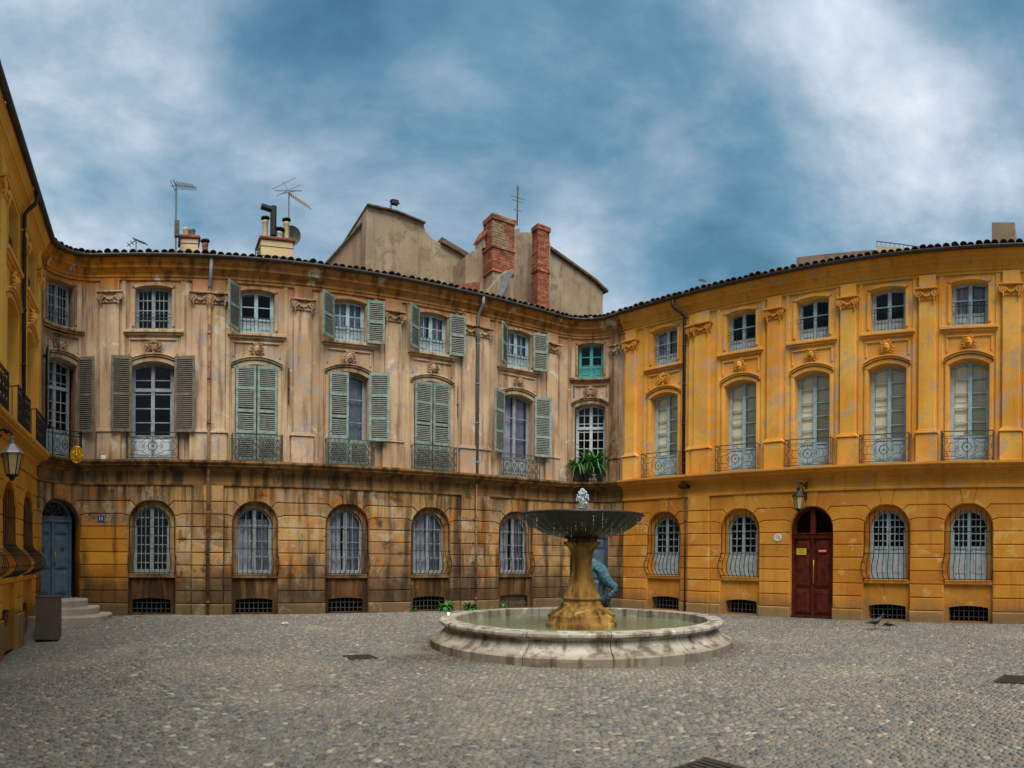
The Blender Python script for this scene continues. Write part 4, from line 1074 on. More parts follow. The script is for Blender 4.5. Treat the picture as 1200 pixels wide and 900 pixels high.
rear = thing('gabled_house', 'tall grey rendered house with stepped gable rising behind the tiled roof', 'building', (12, 30, 0))
slab(rear, 'wall', [(377, 420), (377, 311), (421, 262), (421, 420)], 27.4, 6, M['gable'])
edge_cap(rear, 'roof_edge', [(375, 314), (423, 260)], 27.4, M['tile'], 6, .06)
slab(rear, 'wall', [(424, 420), (427, 243), (460, 249), (493, 263), (496, 272), (504, 280), (515, 287), (541, 302), (546, 304), (546, 420)], 26.6, 6.5, M['gable'])
edge_cap(rear, 'roof_edge', [(426, 242), (460, 249.5), (494, 263)], 26.6, M['tile'], 6.5, .04)
edge_cap(rear, 'roof_edge', [(513, 285), (544, 303)], 26.6, M['tile'], 6.5, .2)
rear2 = thing('gabled_house', 'sandy rendered gable with brick chimneys and leaning slate flue cover', 'building', (16, 30, 0))
slab(rear2, 'wall', [(543, 420), (543, 300), (548, 296), (576, 283), (576, 276), (590, 270), (606, 268), (606, 272), (628, 273), (642, 284), (642, 420)], 25.4, 5, M['gable'])
slab(rear2, 'wall', [(641, 420), (641, 294), (694, 331), (704, 342), (704, 420)], 25.9, 5, M['gable'])
edge_cap(rear2, 'roof_edge', [(640, 292), (694, 330), (708, 343)], 25.9, M['tile'], 5, .1)
def brick_stack(parent, x0, x1, ytop, ybot, Y, depth, rows, crown=True):
    a, b_ = PX(x0, ytop, Y), PX(x1, ytop, Y); zb = PX((x0 + x1) / 2, ybot, Y).z; zt = a.z; wd = b_.x - a.x
    m = MB(); m.box(a.x + .012, b_.x - .012, Y + .012, Y + depth - .012, zb, zt - .05); ch = m.build('chimney', M['mortar'], parent)
    h = (zt - zb) / rows; bl = .26; mesh_c = {}
    for r in range(rows):
        z0 = zb + r * h + .008; z1 = zb + (r + 1) * h - .008; pl_ = lambda xx: M['mortar'] if mnoise.noise(Vector((xx * 1.7, zb, z0 * 1.3))) > .12 and rows < 30 else M['brick']
        out = .05 if (crown and r >= rows - 2) or r == int(rows * .45) else 0.0
        n = max(2, round(wd / bl)); st = (wd + 2 * out) / n; sh_ = .5 * (r % 2)
        x = a.x - out - sh_ * st
        while x < b_.x + out - .02:
            xa, xb = max(x + .006, a.x - out), min(x + st - .006, b_.x + out)
            if xb - xa > .03:
                q = MB(); q.box(xa, xb, Y - .006 - out + random.uniform(-.008, .008), Y + .1, z0, z1); q.build('brick', pl_(xa), ch)
            x += st
        for xe, sgn in ((a.x, -1), (b_.x, 1)):
            q = MB(); q.box(min(xe + sgn * out, xe - sgn * .1), max(xe + sgn * out, xe - sgn * .1), Y + .106, Y + depth, z0, z1); q.build('brick', M['brick'], ch)
    return ch
brick_stack(rear2, 574, 600, 250, 320, 24.6, .8, 22)
slab(rear2, 'chimney_base', [(575, 360), (575, 318), (599, 318), (599, 360)], 24.65, .7, M['gable'])
brick_stack(rear2, 627.5, 641, 262, 362, 24.4, .5, 34)
slab(rear2, 'flue_cover', [(560, 352), (590, 317), (600, 316), (579, 345), (574, 352)], 24.0, .5, M['gable'])
slab(rear2, 'flue_cover', [(577, 352), (592, 319), (600, 316), (584, 352)], 23.8, .15, M['lead'])
slab(rear2, 'dormer', [(564, 290), (564, 277), (569, 268), (575, 272), (575, 290)], 25.2, .8, M['gable']); edge_cap(rear2, 'roof_edge', [(563, 278), (569, 267), (576, 273)], 25.2, M['brick'], .9, .08)
slab(rear2, 'parapet', [(536, 340), (536, 333), (560, 330), (560, 340)], 23.2, .25, M['brick'])

# chimneys on the centre roof
def pot(parent, x, y0, y1, Y, r, mat, cap=True):
    a, b_ = PX(x, y0, Y), PX(x, y1, Y); H = a.z - b_.z; m = MB()
    m.lathe([(r * .95, -.05), (r * .95, H - .12), (r * 1.1, H - .1), (r * 1.1, H - .04), (r * .9, H - .02), (r * .8, H - .1)], 12, (a.x, Y + .25, b_.z)); p = m.build('chimney_pot', mat, parent, smooth=True)
    if cap: m = MB(); m.lathe([(.0, H + .12), (r * 1.5, H + .08), (r * 1.6, H + .05), (r * 1.2, H + .02)], 12, (a.x, Y + .25, b_.z)); [m.tube([(a.x + r * math.cos(q), Y + .25 + r * math.sin(q), b_.z + H - .05), (a.x + r * math.cos(q), Y + .25 + r * math.sin(q), b_.z + H + .08)], .012, 4, False) for q in (0, 2.1, 4.2)]; m.build('cowl', M['iron'], p)
    return p
def stack(x0, x1, y0, y1, Y, dp, mat, capm):
    a, b_ = PX(x0, y0, Y), PX(x1, y0, Y); zb = PX(x0, y1, Y).z; m = MB(); T = lambda a_, z, d: (a_, Y + dp / 2 - d, z)
    m2 = MB(T); m2.prism([(a.x, zb - .6), (b_.x, zb - .6), (b_.x, a.z - .1), (a.x, a.z - .1)], -dp / 2, dp / 2, .02); ch = m2.build('chimney', mat, mid)
    m2 = MB(T); m2.prism([(a.x - .07, a.z - .1), (b_.x + .07, a.z - .1), (b_.x + .05, a.z), (a.x - .05, a.z)], -dp / 2 - .06, dp / 2 + .06, .02); m2.build('chimney_cap', capm, ch)
    for zz in (.35, .7):
        m2 = MB(T); z = a.z - (a.z - zb) * zz; m2.box(a.x - .008, b_.x + .008, z - .012, z + .012, -dp / 2 - .008, dp / 2 + .008); m2.build('strap', M['iron_grey'], ch)
    return ch
c1 = stack(209, 230, 276, 303, 21.2, .6, M['cream'], M['brick']); pot(c1, 216, 263, 277, 21.2, .1, M['cream'], False); pot(c1, 223, 264, 276, 21.2, .11, M['pipe_grey'], False)
c2 = stack(235, 244, 296, 304, 21.0, .35, M['cream'], M['brick']); pot(c2, 238.5, 281, 297, 21.0, .1, M['brick'], True)
c3 = stack(303, 341, 277, 309, 21.4, .8, M['cream'], M['brick'])
pot(c3, 309.5, 254, 277, 21.4, .1, M['cream'], True); pot(c3, 334.5, 256, 278, 21.4, .1, M['cream'], True); pot(c3, 325.5, 268, 278, 21.4, .14, M['panel_white'], True)
m = MB(); a = PX(317.5, 277, 21.5); b_ = PX(317.5, 243, 21.5); m.tube([a, b_], .11, 8, False); m.build('stove_pipe', M['iron'], c3)
m = MB(); q = PX(315, 247, 21.5); m.tube([q + Vector((-.35, 0, .1)), q + Vector((-.1, 0, .05)), q + Vector((.1, 0, 0))], .1, 8, False); m.build('pipe_elbow', M['iron'], c3)
# parapets and a stub chimney on the right roof
def PXR(x, y, d): 
    p = (x - X0) / FPX; r = (DR + d) / math.cos(p - PHR); return Vector((r * math.sin(p), r * math.cos(p), EYE + (yh(x) - y) * r / FPX))
def rblock(name, x0, x1, y0, y1, d, dp, mat, base=10.3):
    m = MB(); n3 = Vector((nR.x, nR.y, 0))
    a, b_, c, e = PXR(x0, y0, d), PXR(x1, y1, d), PXR(x1, y1, d), PXR(x0, y0, d); c.z = base; e.z = base
    A = [m.W(v) for v in (a, b_, c, e)]; B = [m.W(v + n3 * dp) for v in (a, b_, c, e)]
    m.f += [A, B[::-1]] + [[A[i], B[i], B[(i + 1) % 4], A[(i + 1) % 4]] for i in range(4)]
    return m.build(name, mat, right)
rblock('chimney', 1160, 1187, 259.5, 259.5, 2.4, .8, M['gable']); rblock('parapet', 931, 1023, 301, 292, 3.0, .4, M['gable']); rblock('parapet', 1025, 1078, 287, 292, 3.4, .5, M['cream']); rblock('parapet', 1094, 1105, 287, 287, 2.6, .5, M['cream'])
m = MB(); P0, P1 = PXR(1025, 282, 3.5), PXR(1078, 289, 3.5); m.tube([P0, P1], .02, 4, False)
for k in range(11): q = P0.lerp(P1, k / 10); m.tube([q, q - Vector((0, 0, .25))], .012, 4, False)
m.build('roof_rail', M['antenna'], right)

# ------------------------------------------------------------------ lanterns
def lantern(label, T, z, sc_, gl):
    """six-sided tapering street lantern on an iron bracket; T local frame at the wall, lamp hangs at d"""
    d0 = .6
    base = Vector(T(0, z, d0)); t = thing('wall_lantern', label, 'lamp', Vector(T(0, z, 0)), 'wall lanterns of the square')
    def ringp(r, zz): return [base + Vector((r * math.cos(q * pi / 3 + .3), r * math.sin(q * pi / 3 + .3), zz)) for q in range(6)]
    def frus(m, r0, z0, r1, z1, caps=True):
        A = [m.W(p) for p in ringp(r0, z0)]; B = [m.W(p) for p in ringp(r1, z1)]
        for q in range(6): j = (q + 1) % 6; m.f.append([A[q], A[j], B[j], B[q]])
        if caps: m.f.append(A[::-1]); m.f.append(B)
    m = MB(); frus(m, .24 * sc_, .17 * sc_, .05 * sc_, .36 * sc_); frus(m, .26 * sc_, .14 * sc_, .24 * sc_, .17 * sc_); frus(m, .06 * sc_, .36 * sc_, .075 * sc_, .44 * sc_); m.ball((base.x, base.y, base.z + .48 * sc_), .035 * sc_, n=8, m=6, local=False); m.build('lantern_roof', M['iron'] if gl else M['lead'], t)
    m = MB()
    A, B = ringp(.125 * sc_, -.3 * sc_), ringp(.215 * sc_, .14 * sc_)
    for q in range(6):
        m.tube([A[q], B[q]], .012 * sc_, 4, False); m.tube([A[q], A[(q + 1) % 6]], .014 * sc_, 4, False); m.tube([B[q], B[(q + 1) % 6]], .016 * sc_, 4, False)
    frus(m, .13 * sc_, -.33 * sc_, .13 * sc_, -.3 * sc_); frus(m, .03 * sc_, -.42 * sc_, .08 * sc_, -.33 * sc_); m.build('lantern_frame', M['iron'], t)
    A, B = ringp(.12 * sc_, -.3 * sc_), ringp(.21 * sc_, .14 * sc_)
    for q in range(6): j = (q + 1) % 6; m = MB(); m.f.append([m.W(p) for p in (A[q], A[j], B[j], B[q])]); m.build('lantern_pane', M['lamp_glass'], t, recalc=False)
    m = MB(T); zz = z + .44 * sc_
    m.tube([(0, zz + .02, d0), (0, zz + .14, d0 - .02), (0, zz + .2, d0 - .15), (0, zz + .14, d0 - .35), (0, zz + .1, .02)], .025, 6); m.tube([(0, zz - .2, .02), (0, zz - .12, .2), (0, zz + .1, .4)], .018, 6)
    m.tube([(0, zz - .3, .02), (0, zz + .25, .02)], .03, 6); m.ball((0, zz + .17, d0 - .1), .06, n=8, m=6); m.build('lantern_bracket', M['iron'], t)
    return t
lantern('lantern with amber panes on an iron bracket beside the left balcony', Fr(sL(11.6)), 3.45, .88, False)
lantern('small black lantern hanging above the dark brown door', Fr(sR(-7.48)), 3.48, .82, True)

# ------------------------------------------------------------------ signs and plates
def plate(name, label, cat, s, z, poly, th, mat, d=.0, border=None):
    T = Fr(s); m = MB(lambda a, zz, q: T(a, z + zz, d + q)); m.prism(poly, 0, th, .004); o = m.build(name, mat); return tag(o, label, cat)
rect = lambda w_, h_: [(-w_, -h_), (w_, -h_), (w_, h_), (-w_, h_)]
ell = lambda a, b_, n=24: [(a * math.cos(2 * pi * k / n), b_ * math.sin(2 * pi * k / n)) for k in range(n)]
s11 = sC(-1.5); o = plate('house_number_plate', 'blue enamel number 11 plate beside the blue door', 'number plate', s11, 2.80, rect(.095, .085), .02, M['navy']); T = Fr(s11); [text_mesh(T, '1', .15, a_, 2.80, .022, 'digit', M['white'], o) for a_ in (-.035, .035)]
s13 = sR(-8.42); o = plate('house_number_plate', 'white oval enamel number plate beside the brown door', 'number plate', s13, 2.43, ell(.13, .115), .02, M['white']); T = Fr(s13); [text_mesh(T, c_, .14, a_, 2.43, .022, 'digit', M['navy'], o) for c_, a_ in (('1', -.045), ('3', .035))]
sd = sR(-7.33)
o = plate('door_notice', 'yellow notice card on the left leaf of the brown door', 'notice', sd, 2.0, [(x - .36, z) for x, z in rect(.16, .1)], .012, M['yellow_sign'], -.135)
T = Fr(sd); m = MB(T)
for k in range(4): m.box(-.47, -.25 - .03 * (k % 2), 2.055 - .035 * k, 2.066 - .035 * k, -.125, -.1225)
m.build('print', M['ink'], o)
o = plate('door_notice', 'red notice strip on the right leaf of the brown door', 'notice', sd, 2.02, [(x + .33, z) for x, z in rect(.15, .045)], .012, M['red_sign'], -.135)
m = MB(T); random.seed(4); x = .21
while x < .44: w_ = random.uniform(.012, .03); m.box(x, x + w_, 2.005, 2.04, -.125, -.1225); x += w_ + .01
m.build('print', M['white'], o)
# oval gold plaque on the corner balcony
q = PX(89, 533, 17.95); pl = thing('gilded_plaque', 'oval gold emblem plaque hung on the corner balcony', 'plaque', q)
T = lambda a, z, d: (q.x + a, q.y - d, q.z + z)
m = MB(T); m.prism(ell(.18, .25), 0, .03, .015); m.build('shield', M['gold'], pl)
m = MB(T); m.tube([(.165 * math.cos(k * pi / 12), .225 * math.sin(k * pi / 12), .03) for k in range(25)], .018, 6); m.build('rim', M['gold'], pl, smooth=True)
m = MB(T)
for sg in (-1, 1): m.tube([(sg * .02, -.17, .035), (sg * .1, -.1, .04), (sg * .11, .02, .04), (sg * .06, .12, .035)], .022, 6, True, .01)
m.ball((0, .06, .03), .035, .05, .03); m.ball((0, -.03, .03), .05, .07, .035); m.tube([(0, .1, .03), (0, .2, .03)], .015, 6); m.build('relief', M['gold'], pl, smooth=True)
q = PX(120.5, 537, 18.6); m = MB(lambda a, z, d: (q.x + a, q.y - d, q.z + z)); m.prism(rect(.075, .07), -.06, .06, .012); m.box(-.05, .05, -.09, -.07, -.05, .05); tag(m.build('junction_box', M['white']), 'small white box on the ledge beside the gold plaque', 'box')

# ------------------------------------------------------------------ plants on the corner balcony, weeds at the wall foot
def plant(name, label, cat, loc, pot_r, pot_h, potm, n, L, rise, wd, mat, group, seed, stem=0.0):
    random.seed(seed); t = thing(name, label, cat, loc, group)
    if pot_h:
        m = MB(); m.lathe([(0.0, .0), (pot_r * .75, .0), (pot_r, pot_h), (pot_r * 1.08, pot_h), (pot_r * 1.08, pot_h - .03), (pot_r * .9, pot_h - .02), (.0, pot_h - .03)], 14, loc); m.build('pot', potm, t, smooth=False)
    if stem: m = MB(); m.tube([loc + Vector((0, 0, pot_h - .03)), loc + Vector((.01, 0, pot_h + stem))], .025, 6, False, .018); m.build('stem', M['rust'], t)
    m = MB(); c = loc + Vector((0, 0, pot_h + stem))
    for k in range(n):
        a = random.uniform(0, 2 * pi); ll = L * random.uniform(.6, 1.1); r_ = rise * random.uniform(.4, 1.3); u = Vector((math.cos(a), math.sin(a), 0)); v = Vector((-math.sin(a), math.cos(a), 0)); w_ = wd * random.uniform(.7, 1.2); row = []
        for j in range(5):
            x = j / 4; p = c + u * (ll * x * (1 - .15 * x)) + Vector((0, 0, ll * (r_ * x * 1.6 - 1.25 * x * x))); ww = w_ * (math.sin(pi * min(.97, .18 + .8 * x)))
            row.append((m.W(p - v * ww), m.W(p + v * ww + Vector((0, 0, .3 * ww)))))
        for A, B in zip(row, row[1:]): m.f.append([A[0], A[1], B[1], B[0]])
    m.build('foliage', mat, t, recalc=False); return t
def at(x, d): return Vector(F(SM2 + x, 4.5, d))
gp = 'potted plants on the corner balcony'
plant('potted_plant', 'drooping potted yucca at the shuttered end of the corner balcony', 'plant', at(-.5, .2), .11, .2, M['terracotta'], 60, .78, .8, .026, M['leaf'], gp, 1, .35)
plant('potted_plant', 'dark potted yucca in a black pot mid corner balcony', 'plant', at(-.12, .2), .16, .3, M['black_pot'], 60, .74, .95, .026, M['leaf'], gp, 2, .3)
plant('potted_plant', 'bright leafy plant in the white pot on the corner balcony', 'plant', at(.22, .2), .15, .28, M['white_pot'], 90, .78, 1.15, .032, M['leaf'], gp, 3, .22)
plant('potted_plant', 'thin potted plant in a small pot at the ochre end of the corner balcony', 'plant', at(.6, .2), .09, .16, M['terracotta'], 14, .5, 1.2, .012, M['weed'], gp, 4, .3)
plant('potted_plant', 'small trailing plant in the tiny white pot on the corner balcony', 'plant', at(.05, .27), .07, .13, M['white_pot'], 16, .2, .6, .014, M['weed'], gp, 5, .0)
def weed(label, x, y, n, L, seed):
    p = PG(x, y); p.y = min(p.y, YC - .1); plant('weed', label, 'weed', p, 0, 0, None, n, L, 1.0, .03, M['weed'], 'weeds at the wall foot', seed)
weed('bushiest green weed at the wall foot beside a barred cellar opening', 519, 716, 110, .42, 6); weed('leafy weed at the foot of the rusty pipe', 547, 715, 80, .36, 7); weed('tiny weed tuft beside the bushy weed', 483, 717, 30, .16, 8); weed('pale moss tuft near the blocked cellar opening', 580, 712.5, 50, .2, 9)

# ------------------------------------------------------------------ brown cabinet beside the left wing
bx0 = Vector((-2.62, 16.25, G(-2.62, 16.25))); t = thing('planter_box', 'brown ribbed metal box standing by the blue door', 'box', bx0)
m = MB(); m.box(bx0.x - .29, bx0.x + .29, bx0.y - .24, bx0.y + .24, bx0.z + .03, bx0.z + 1.1); m.build('body', M['bin'], t)
for k in range(9): m = MB(); x = bx0.x - .29 + .58 * (k + .5) / 9; m.box(x - .028, x + .028, bx0.y - .255, bx0.y - .238, bx0.z + .04, bx0.z + 1.09); m.build('slat', M['bin'], t)
for k in range(7): m = MB(); y = bx0.y - .24 + .48 * (k + .5) / 7; m.box(bx0.x + .288, bx0.x + .305, y - .03, y + .03, bx0.z + .04, bx0.z + 1.09); m.build('slat', M['bin'], t)
m = MB(); m.box(bx0.x - .31, bx0.x + .31, bx0.y - .265, bx0.y + .265, bx0.z + 1.1, bx0.z + 1.125); m.build('lid', M['bin'], t); m = MB(); m.box(bx0.x - .26, bx0.x + .26, bx0.y - .2, bx0.y + .2, bx0.z - .05, bx0.z + .035); m.build('foot', M['iron'], t)

# ------------------------------------------------------------------ drain covers
DL = ['square iron drain cover between the fountain and the pink townhouse', 'dark iron grating in open cobbles facing the ochre townhouse', 'black iron grating in front of the fountain basin']
def drain(k, q):
    g = G(q.x, q.y); t = thing('drain_cover', DL[k], 'drain cover', (q.x, q.y, g), 'drain covers in the cobbles'); w_, h_ = DSZ[k]; z = g + .012
    m = MB(); m.box(q.x - w_, q.x + w_, q.y - h_, q.y + h_, g + .003, z); m.build('plate', M['drain'], t)
    m = MB()
    for a in (-1, 1): m.box(q.x + a * w_ - .02, q.x + a * w_ + .02, q.y - h_ - .02, q.y + h_ + .02, g, z + .012); m.box(q.x - w_ + .021, q.x + w_ - .021, q.y + a * h_ - .02, q.y + a * h_ + .02, g, z + .012)
    m.build('frame', M['drain'], t)
    n = 8 if k < 3 else 4
    for j in range(n): m = MB(); x = q.x - w_ + 2 * w_ * (j + .5) / n; m.box(x - w_ / n * .55, x + w_ / n * .55, q.y - h_ + .022, q.y + h_ - .022, z - .002, z + .009); m.build('bar', M['drain'], t)
for k, q in enumerate(DRAINS): drain(k, q)
def scrap(x, y, label):
    p = PG(x, y); z = .03; m = MB(); random.seed(int(x)); g = [[m.W((p.x + .07 * i + random.uniform(-.01, .01), p.y + .06 * j, z + random.uniform(0, .035))) for i in range(4)] for j in range(3)]
    for j in range(2):
        for i in range(3): m.f.append([g[j][i], g[j][i + 1], g[j + 1][i + 1], g[j + 1][i]])
    tag(m.build('paper_scrap', M['paper'], recalc=False), label, 'litter', 'litter on the cobbles')
scrap(331, 733, 'crumpled white paper scrap lying on open cobbles')
p_ = Vector(FC) + Vector((-2.70 * math.cos(.58), 2.70 * math.sin(.58) - .0, .54)); m = MB(); m.lathe([(.0, 0), (.025, 0), (.032, .07), (.034, .07), (.027, .0)], 12, p_); tag(m.build('paper_cup', M['paper'], smooth=True), 'white paper cup standing on the fountain rim', 'cup')

# ------------------------------------------------------------------ pigeons
def pigeon(loc, yaw, label, sc_=1.0, bow=0.0):
    t = thing('pigeon', label, 'pigeon', loc, 'pigeons on the cobbles'); c, s = math.cos(yaw), math.sin(yaw)
    W = lambda x, y, z: (loc.x + (x * c - y * s) * sc_, loc.y + (x * s + y * c) * sc_, loc.z + z * sc_)
    m = MB(); secs = [(-.20, .115, .006, .004), (-.15, .125, .022, .010), (-.09, .14, .038, .030), (-.02, .15, .058, .058), (.05, .165, .060, .064), (.10, .195 - bow * .04, .045, .048), (.125, .24 - bow * .1, .026, .03), (.14, .275 - bow * .15, .025, .026), (.165, .29 - bow * .17, .020, .02), (.185, .287 - bow * .18, .008, .008), (.205, .28 - bow * .19, .003, .004)]
    rows = [[m.W(W(x + .0 * math.cos(a), w_ * math.cos(a), z + h_ * math.sin(a))) for a in [2 * pi * k / 12 for k in range(12)]] for x, z, w_, h_ in secs]
    for A, B in zip(rows, rows[1:]):
        for k in range(12): j = (k + 1) % 12; m.f.append([A[k], A[j], B[j], B[k]])
    m.f += [rows[0][::-1], rows[-1]]; m.build('body', M['pigeon'], t, smooth=True)
    for sg in (-1, 1):
        m = MB(); m.tube([W(.01, sg * .025, .11), W(.0, sg * .025, .06), W(.012, sg * .025, .0)], .006 * sc_, 5, False); m.tube([W(.05, sg * .03, .003), W(.012, sg * .025, .004), W(-.02, sg * .025, .003)], .004 * sc_, 4, False); m.build('leg', M['terracotta'], t)
        m = MB(); m.tube([W(.06, sg * .058, .175), W(-.03, sg * .062, .165), W(-.13, sg * .035, .135), W(-.18, sg * .01, .122)], .024 * sc_, 6, False, .005); m.build('wing', M['iron_grey'], t, smooth=True)
    return t
pg1 = PG(1026, 738); pigeon(pg1 + Vector((0, 0, .02)), -1.0, 'dark pigeon standing upright in front of the barred cellar window', 1.25)
pg2 = PG(1043, 739); pigeon(pg2 + Vector((0, 0, .02)), 1.9, 'small dark pigeon pecking with its back turned', .95, 1.0)
pg3 = PG(811, 727); pigeon(pg3 + Vector((0, 0, .02)), 2.6, 'lone little pigeon between the fountain and the first barred arch', .8, .6)

# ------------------------------------------------------------------ aerials and dish on the roofs
def yagi(m, base, dirv, L, n, w0, w1, up=Vector((0, 0, 1)), r=.012):
    dirv = dirv.normalized(); s = dirv.cross(up).normalized(); m.tube([base, base + dirv * L], r * 1.5, 4, False)
    for k in range(n): q = base + dirv * (L * (k + .3) / n); w_ = w0 + (w1 - w0) * k / n; m.tube([q - s * w_, q + s * w_], r, 4, False)
ga = 'television aerials on the roofs'
t = thing('tv_antenna', 'tall mast aerial beside the cream double chimney', 'antenna', PX(203.5, 305, 21.0), ga); m = MB(); m.tube([PX(203.5, 312, 21.0), PX(203.5, 217, 21.0)], .03, 6, False); m.build('mast', M['antenna'], t)
m = MB(); a = PX(204, 218, 21.0); yagi(m, a, Vector((.85, -.5, -.35)), .75, 7, .28, .18); yagi(m, a + Vector((0, 0, .02)), Vector((-1, .3, -.15)), .2, 2, .3, .3); m.build('aerial', M['antenna'], t)
m = MB(); a = PX(204, 268, 21.0); m.box(a.x - .06, a.x + .1, a.y - .08, a.y + .08, a.z - .28, a.z + .22); m.build('amplifier', M['iron_grey'], t)
t = thing('tv_antenna', 'cross-shaped aerial above the wide chimney with pots', 'antenna', PX(335.5, 280, 21.7), ga); m = MB(); m.tube([PX(335.5, 280, 21.7), PX(335.5, 226, 21.7)], .025, 6, False); m.build('mast', M['antenna'], t)
m = MB(); a = PX(336, 228, 21.7); yagi(m, a, Vector((.8, -.5, -.75)), 1.0, 10, .2, .12); m.build('aerial', M['brass'], t)
m = MB(); a = PX(328, 213, 21.7); yagi(m, a, Vector((.25, -.1, -.45)), .6, 2, .45, .5, Vector((0, 1, .1))); b_ = PX(336, 224, 21.7); m.tube([b_ + Vector((-.5, 0, -.06)), b_ + Vector((.45, 0, .05))], .016, 4, False); m.tube([b_ + Vector((-.3, .1, -.1)), b_ + Vector((.3, .1, .1))], .014, 4, False); m.build('crossbars', M['antenna'], t)
t = thing('tv_antenna', 'small aerial low over the tiles near the round corner', 'antenna', PX(157, 300, 21.0), ga); m = MB(); m.tube([PX(157, 302, 21.0), PX(157, 281, 21.0)], .022, 5, False); m.build('mast', M['antenna'], t); m = MB(); a = PX(157, 282, 21); yagi(m, a, Vector((.7, -.5, -.5)), .5, 6, .2, .12); yagi(m, a, Vector((-.8, .3, -.4)), .35, 3, .16, .16); m.build('aerial', M['antenna'], t)
t = thing('tv_antenna', 'slim aerial standing on the brick chimney of the gable', 'antenna', PX(603, 262, 25.0), ga); m = MB(); m.tube([PX(603, 264, 25.0), PX(603.5, 218, 25.0)], .035, 5, False); m.build('mast', M['rust'], t)
m = MB()
for yy, w_ in ((232, .38), (236, .3), (221, .1), (247, .2)): a = PX(603.5, yy, 25.0); m.tube([a + Vector((-w_, 0, 0)), a + Vector((w_, 0, .02))], .014, 4, False)
m.tube([PX(603.5, 250, 24.97), PX(603.5, 219, 24.97)], .012, 4, False); m.build('aerial', M['antenna'], t)
t = thing('tv_antenna', 'faint small aerial behind the ochre roof', 'antenna', PX(819, 338, 21.5), ga); m = MB(); a = PX(819, 340, 21.5); b_ = PX(819, 328, 21.5); m.tube([a, b_], .016, 4, False); yagi(m, b_, Vector((.9, -.3, 0)), .3, 5, .15, .12); yagi(m, b_, Vector((-.9, .3, 0)), .15, 2, .15, .15); m.build('aerial', M['antenna'], t)
t = thing('roof_vent_box', 'small dark box aerial perched on the stepped gable', 'antenna', PX(455, 248, 27.0)); m = MB(); a = PX(455, 250, 27.0); m.tube([a, PX(455, 234, 27.0)], .03, 4, False); m.tube([a + Vector((0, 0, .1)), PX(459, 246, 27.0) + Vector((0, 0, -.05))], .02, 4, False); m.build('mast', M['iron'], t); m = MB(); a = PX(459, 237.5, 27.0); m.box(a.x - .14, a.x + .17, a.y - .1, a.y + .1, a.z - .09, a.z + .09); m.box(a.x - .24, a.x + .26, a.y - .02, a.y + .02, a.z - .02, a.z + .02); m.build('box', M['iron'], t)
dl = PX(338, 277, 22.2); t = thing('satellite_dish', 'grey satellite dish behind the wide cream chimney', 'satellite dish', dl)
m = MB(lambda a, z, d: (dl.x + a, dl.y - d - .25 * a, dl.z + z)); R0 = .34
g = [[m.P(r * math.cos(q), r * 1.1 * math.sin(q), -.12 * (1 - (r / R0) ** 2)) for q in [2 * pi * k / 24 for k in range(24)]] for r in (.01, .12, .22, .3, R0)]
for A, B in zip(g, g[1:]):
    for k in range(24): m.f.append([A[k], A[(k + 1) % 24], B[(k + 1) % 24], B[k]])
m.build('reflector', M['iron_grey'], t, smooth=True, recalc=False); m = MB(); m.tube([dl + Vector((0, 0, -.6)), dl + Vector((0, .1, 0))], .025, 6, False); m.tube([dl + Vector((0, -.02, -.3)), dl + Vector((0, -.4, 0))], .012, 5, False); m.build('arm', M['antenna'], t)
# thin ladder hook beside the wide chimney
t = thing('chimney_ladder', 'short iron ladder hook left of the wide cream chimney', 'ladder', PX(299, 308, 21.3)); m = MB()
for x in (297, 302): m.tube([PX(x, 312, 21.3), PX(x, 291, 21.3)], .015, 4, False)
for y in (292, 297, 303): m.tube([PX(297, y, 21.3), PX(303, y, 21.3)], .014, 4, False)
m.build('rungs', M['iron'], t)

# ------------------------------------------------------------------ person bending in front of the corner door
pb = Vector((21.2 * math.sin((709 - X0) / FPX), 21.2 * math.cos((709 - X0) / FPX), 0)); lf = Vector((-math.cos((709 - X0) / FPX), math.sin((709 - X0) / FPX), 0)); bk = Vector((math.sin((709 - X0) / FPX), math.cos((709 - X0) / FPX), 0))
PS = 1.12
pr = thing('person', 'person in crumpled blue denim and dark boots stooping by the corner door', 'person', pb)
def skin(name, pts, edges, mat, sub=2, disp=0.0):
    me = bpy.data.meshes.new(name); me.from_pydata([tuple((lf * a + bk * c + Vector((0, 0, z))) * PS) for a, c, z, r in pts], edges, []); o = bpy.data.objects.new(name, me); col.objects.link(o); o.parent = pr
    o.modifiers.new('skin', 'SKIN'); o.modifiers.new('sub', 'SUBSURF').levels = sub; o.modifiers['sub'].render_levels = sub
    for v, p in zip(me.skin_vertices[0].data, pts): v.radius = (p[3], p[3])
    me.skin_vertices[0].data[0].use_root = True
    if disp:
        tx = bpy.data.textures.new('folds', 'CLOUDS'); tx.noise_scale = .11; md = o.modifiers.new('folds', 'DISPLACE'); md.texture = tx; md.strength = disp; md.mid_level = .5; md.texture_coords = 'GLOBAL'
    me.materials.append(mat); me.polygons.foreach_set('use_smooth', [True] * len(me.polygons)); return o
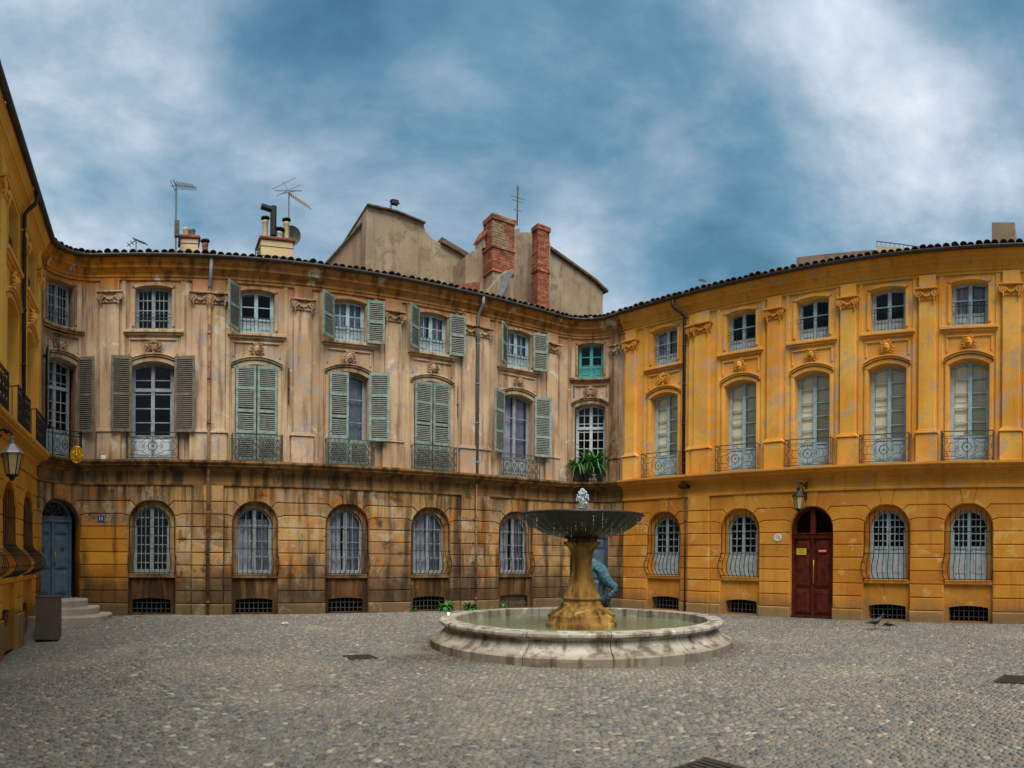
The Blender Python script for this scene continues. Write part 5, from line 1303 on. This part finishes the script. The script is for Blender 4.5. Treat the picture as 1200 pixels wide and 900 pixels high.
body = [(-.12, 0, .98, .21), (.06, 0, 1.18, .22), (.24, 0, 1.38, .22), (.38, 0, 1.5, .11), (.46, 0, 1.53, .07), (.50, 0, 1.56, .08), (.36, -.2, 1.34, .10), (.58, -.26, 1.0, .075), (.78, -.24, .86, .06), (.36, .2, 1.34, .10), (.6, .25, 1.0, .075), (.8, .22, .86, .06),
        (-.08, -.11, .88, .16), (-.34, -.13, .72, .12), (-.12, -.13, .42, .10), (.06, .12, .86, .15), (.12, .13, .5, .11), (.05, .13, .3, .09)]
skin('clothed_body', body, [(0, 1), (1, 2), (2, 3), (3, 4), (4, 5), (2, 6), (6, 7), (7, 8), (2, 9), (9, 10), (10, 11), (0, 12), (12, 13), (13, 14), (0, 15), (15, 16), (16, 17)], M['denim'], 3, .055)
for y, pts in ((-.13, [(-.12, .46), (-.08, .26), (-.16, .08), (.0, .055), (.12, .05)]), (.13, [(.05, .36), (.02, .2), (-.02, .08), (.12, .055), (.22, .05)])):
    skin('boot', [(a, y, z, r) for (a, z), r in zip(pts, (.10, .085, .075, .065, .05))], [(0, 1), (1, 2), (2, 3), (3, 4)], M['boot'], 2)
m = MB(); hd = pb + lf * .62 + Vector((0, 0, 1.82))
def hfn(p): return 1 + .12 * math.exp(-((p.x - .9) ** 2 / .05 + (p.y + .1) ** 2 / .05 + p.z ** 2 / .03))
def HT(a, z, d): return tuple(hd + lf * a + bk * d + Vector((0, 0, z)))
m = MB(HT); m.ball((0, 0, 0), .095, .125, .08, 16, 12, hfn); m.build('head', M['skin'], pr, smooth=True)
m = MB(HT); m.ball((-.02, .03, 0), .105, .115, .092, 14, 10); m.build('hair', M['hair'], pr, smooth=True)
for sg in (-1, 1):
    h0 = pb + lf * .9 + bk * (.26 * sg) + Vector((0, 0, .95)); m = MB(lambda a, z, d: tuple(h0 + lf * a + bk * d + Vector((0, 0, z)))); m.ball((.04, -.03, 0), .05, .04, .03, 10, 8)
    for k in range(4): d = -.03 + .02 * k; L_ = (.07, .08, .075, .06)[k]; m.tube([(.06, -.04, d), (.06 + L_ * .6, -.07, d), (.06 + L_ * .7, -.07 - L_ * .5, d)], .009, 6, True, .007)
    m.tube([(.03, -.03, -sg * .03), (.07, -.06, -sg * .05)], .011, 6, True, .008); m.build('hand', M['skin'], pr, smooth=True)
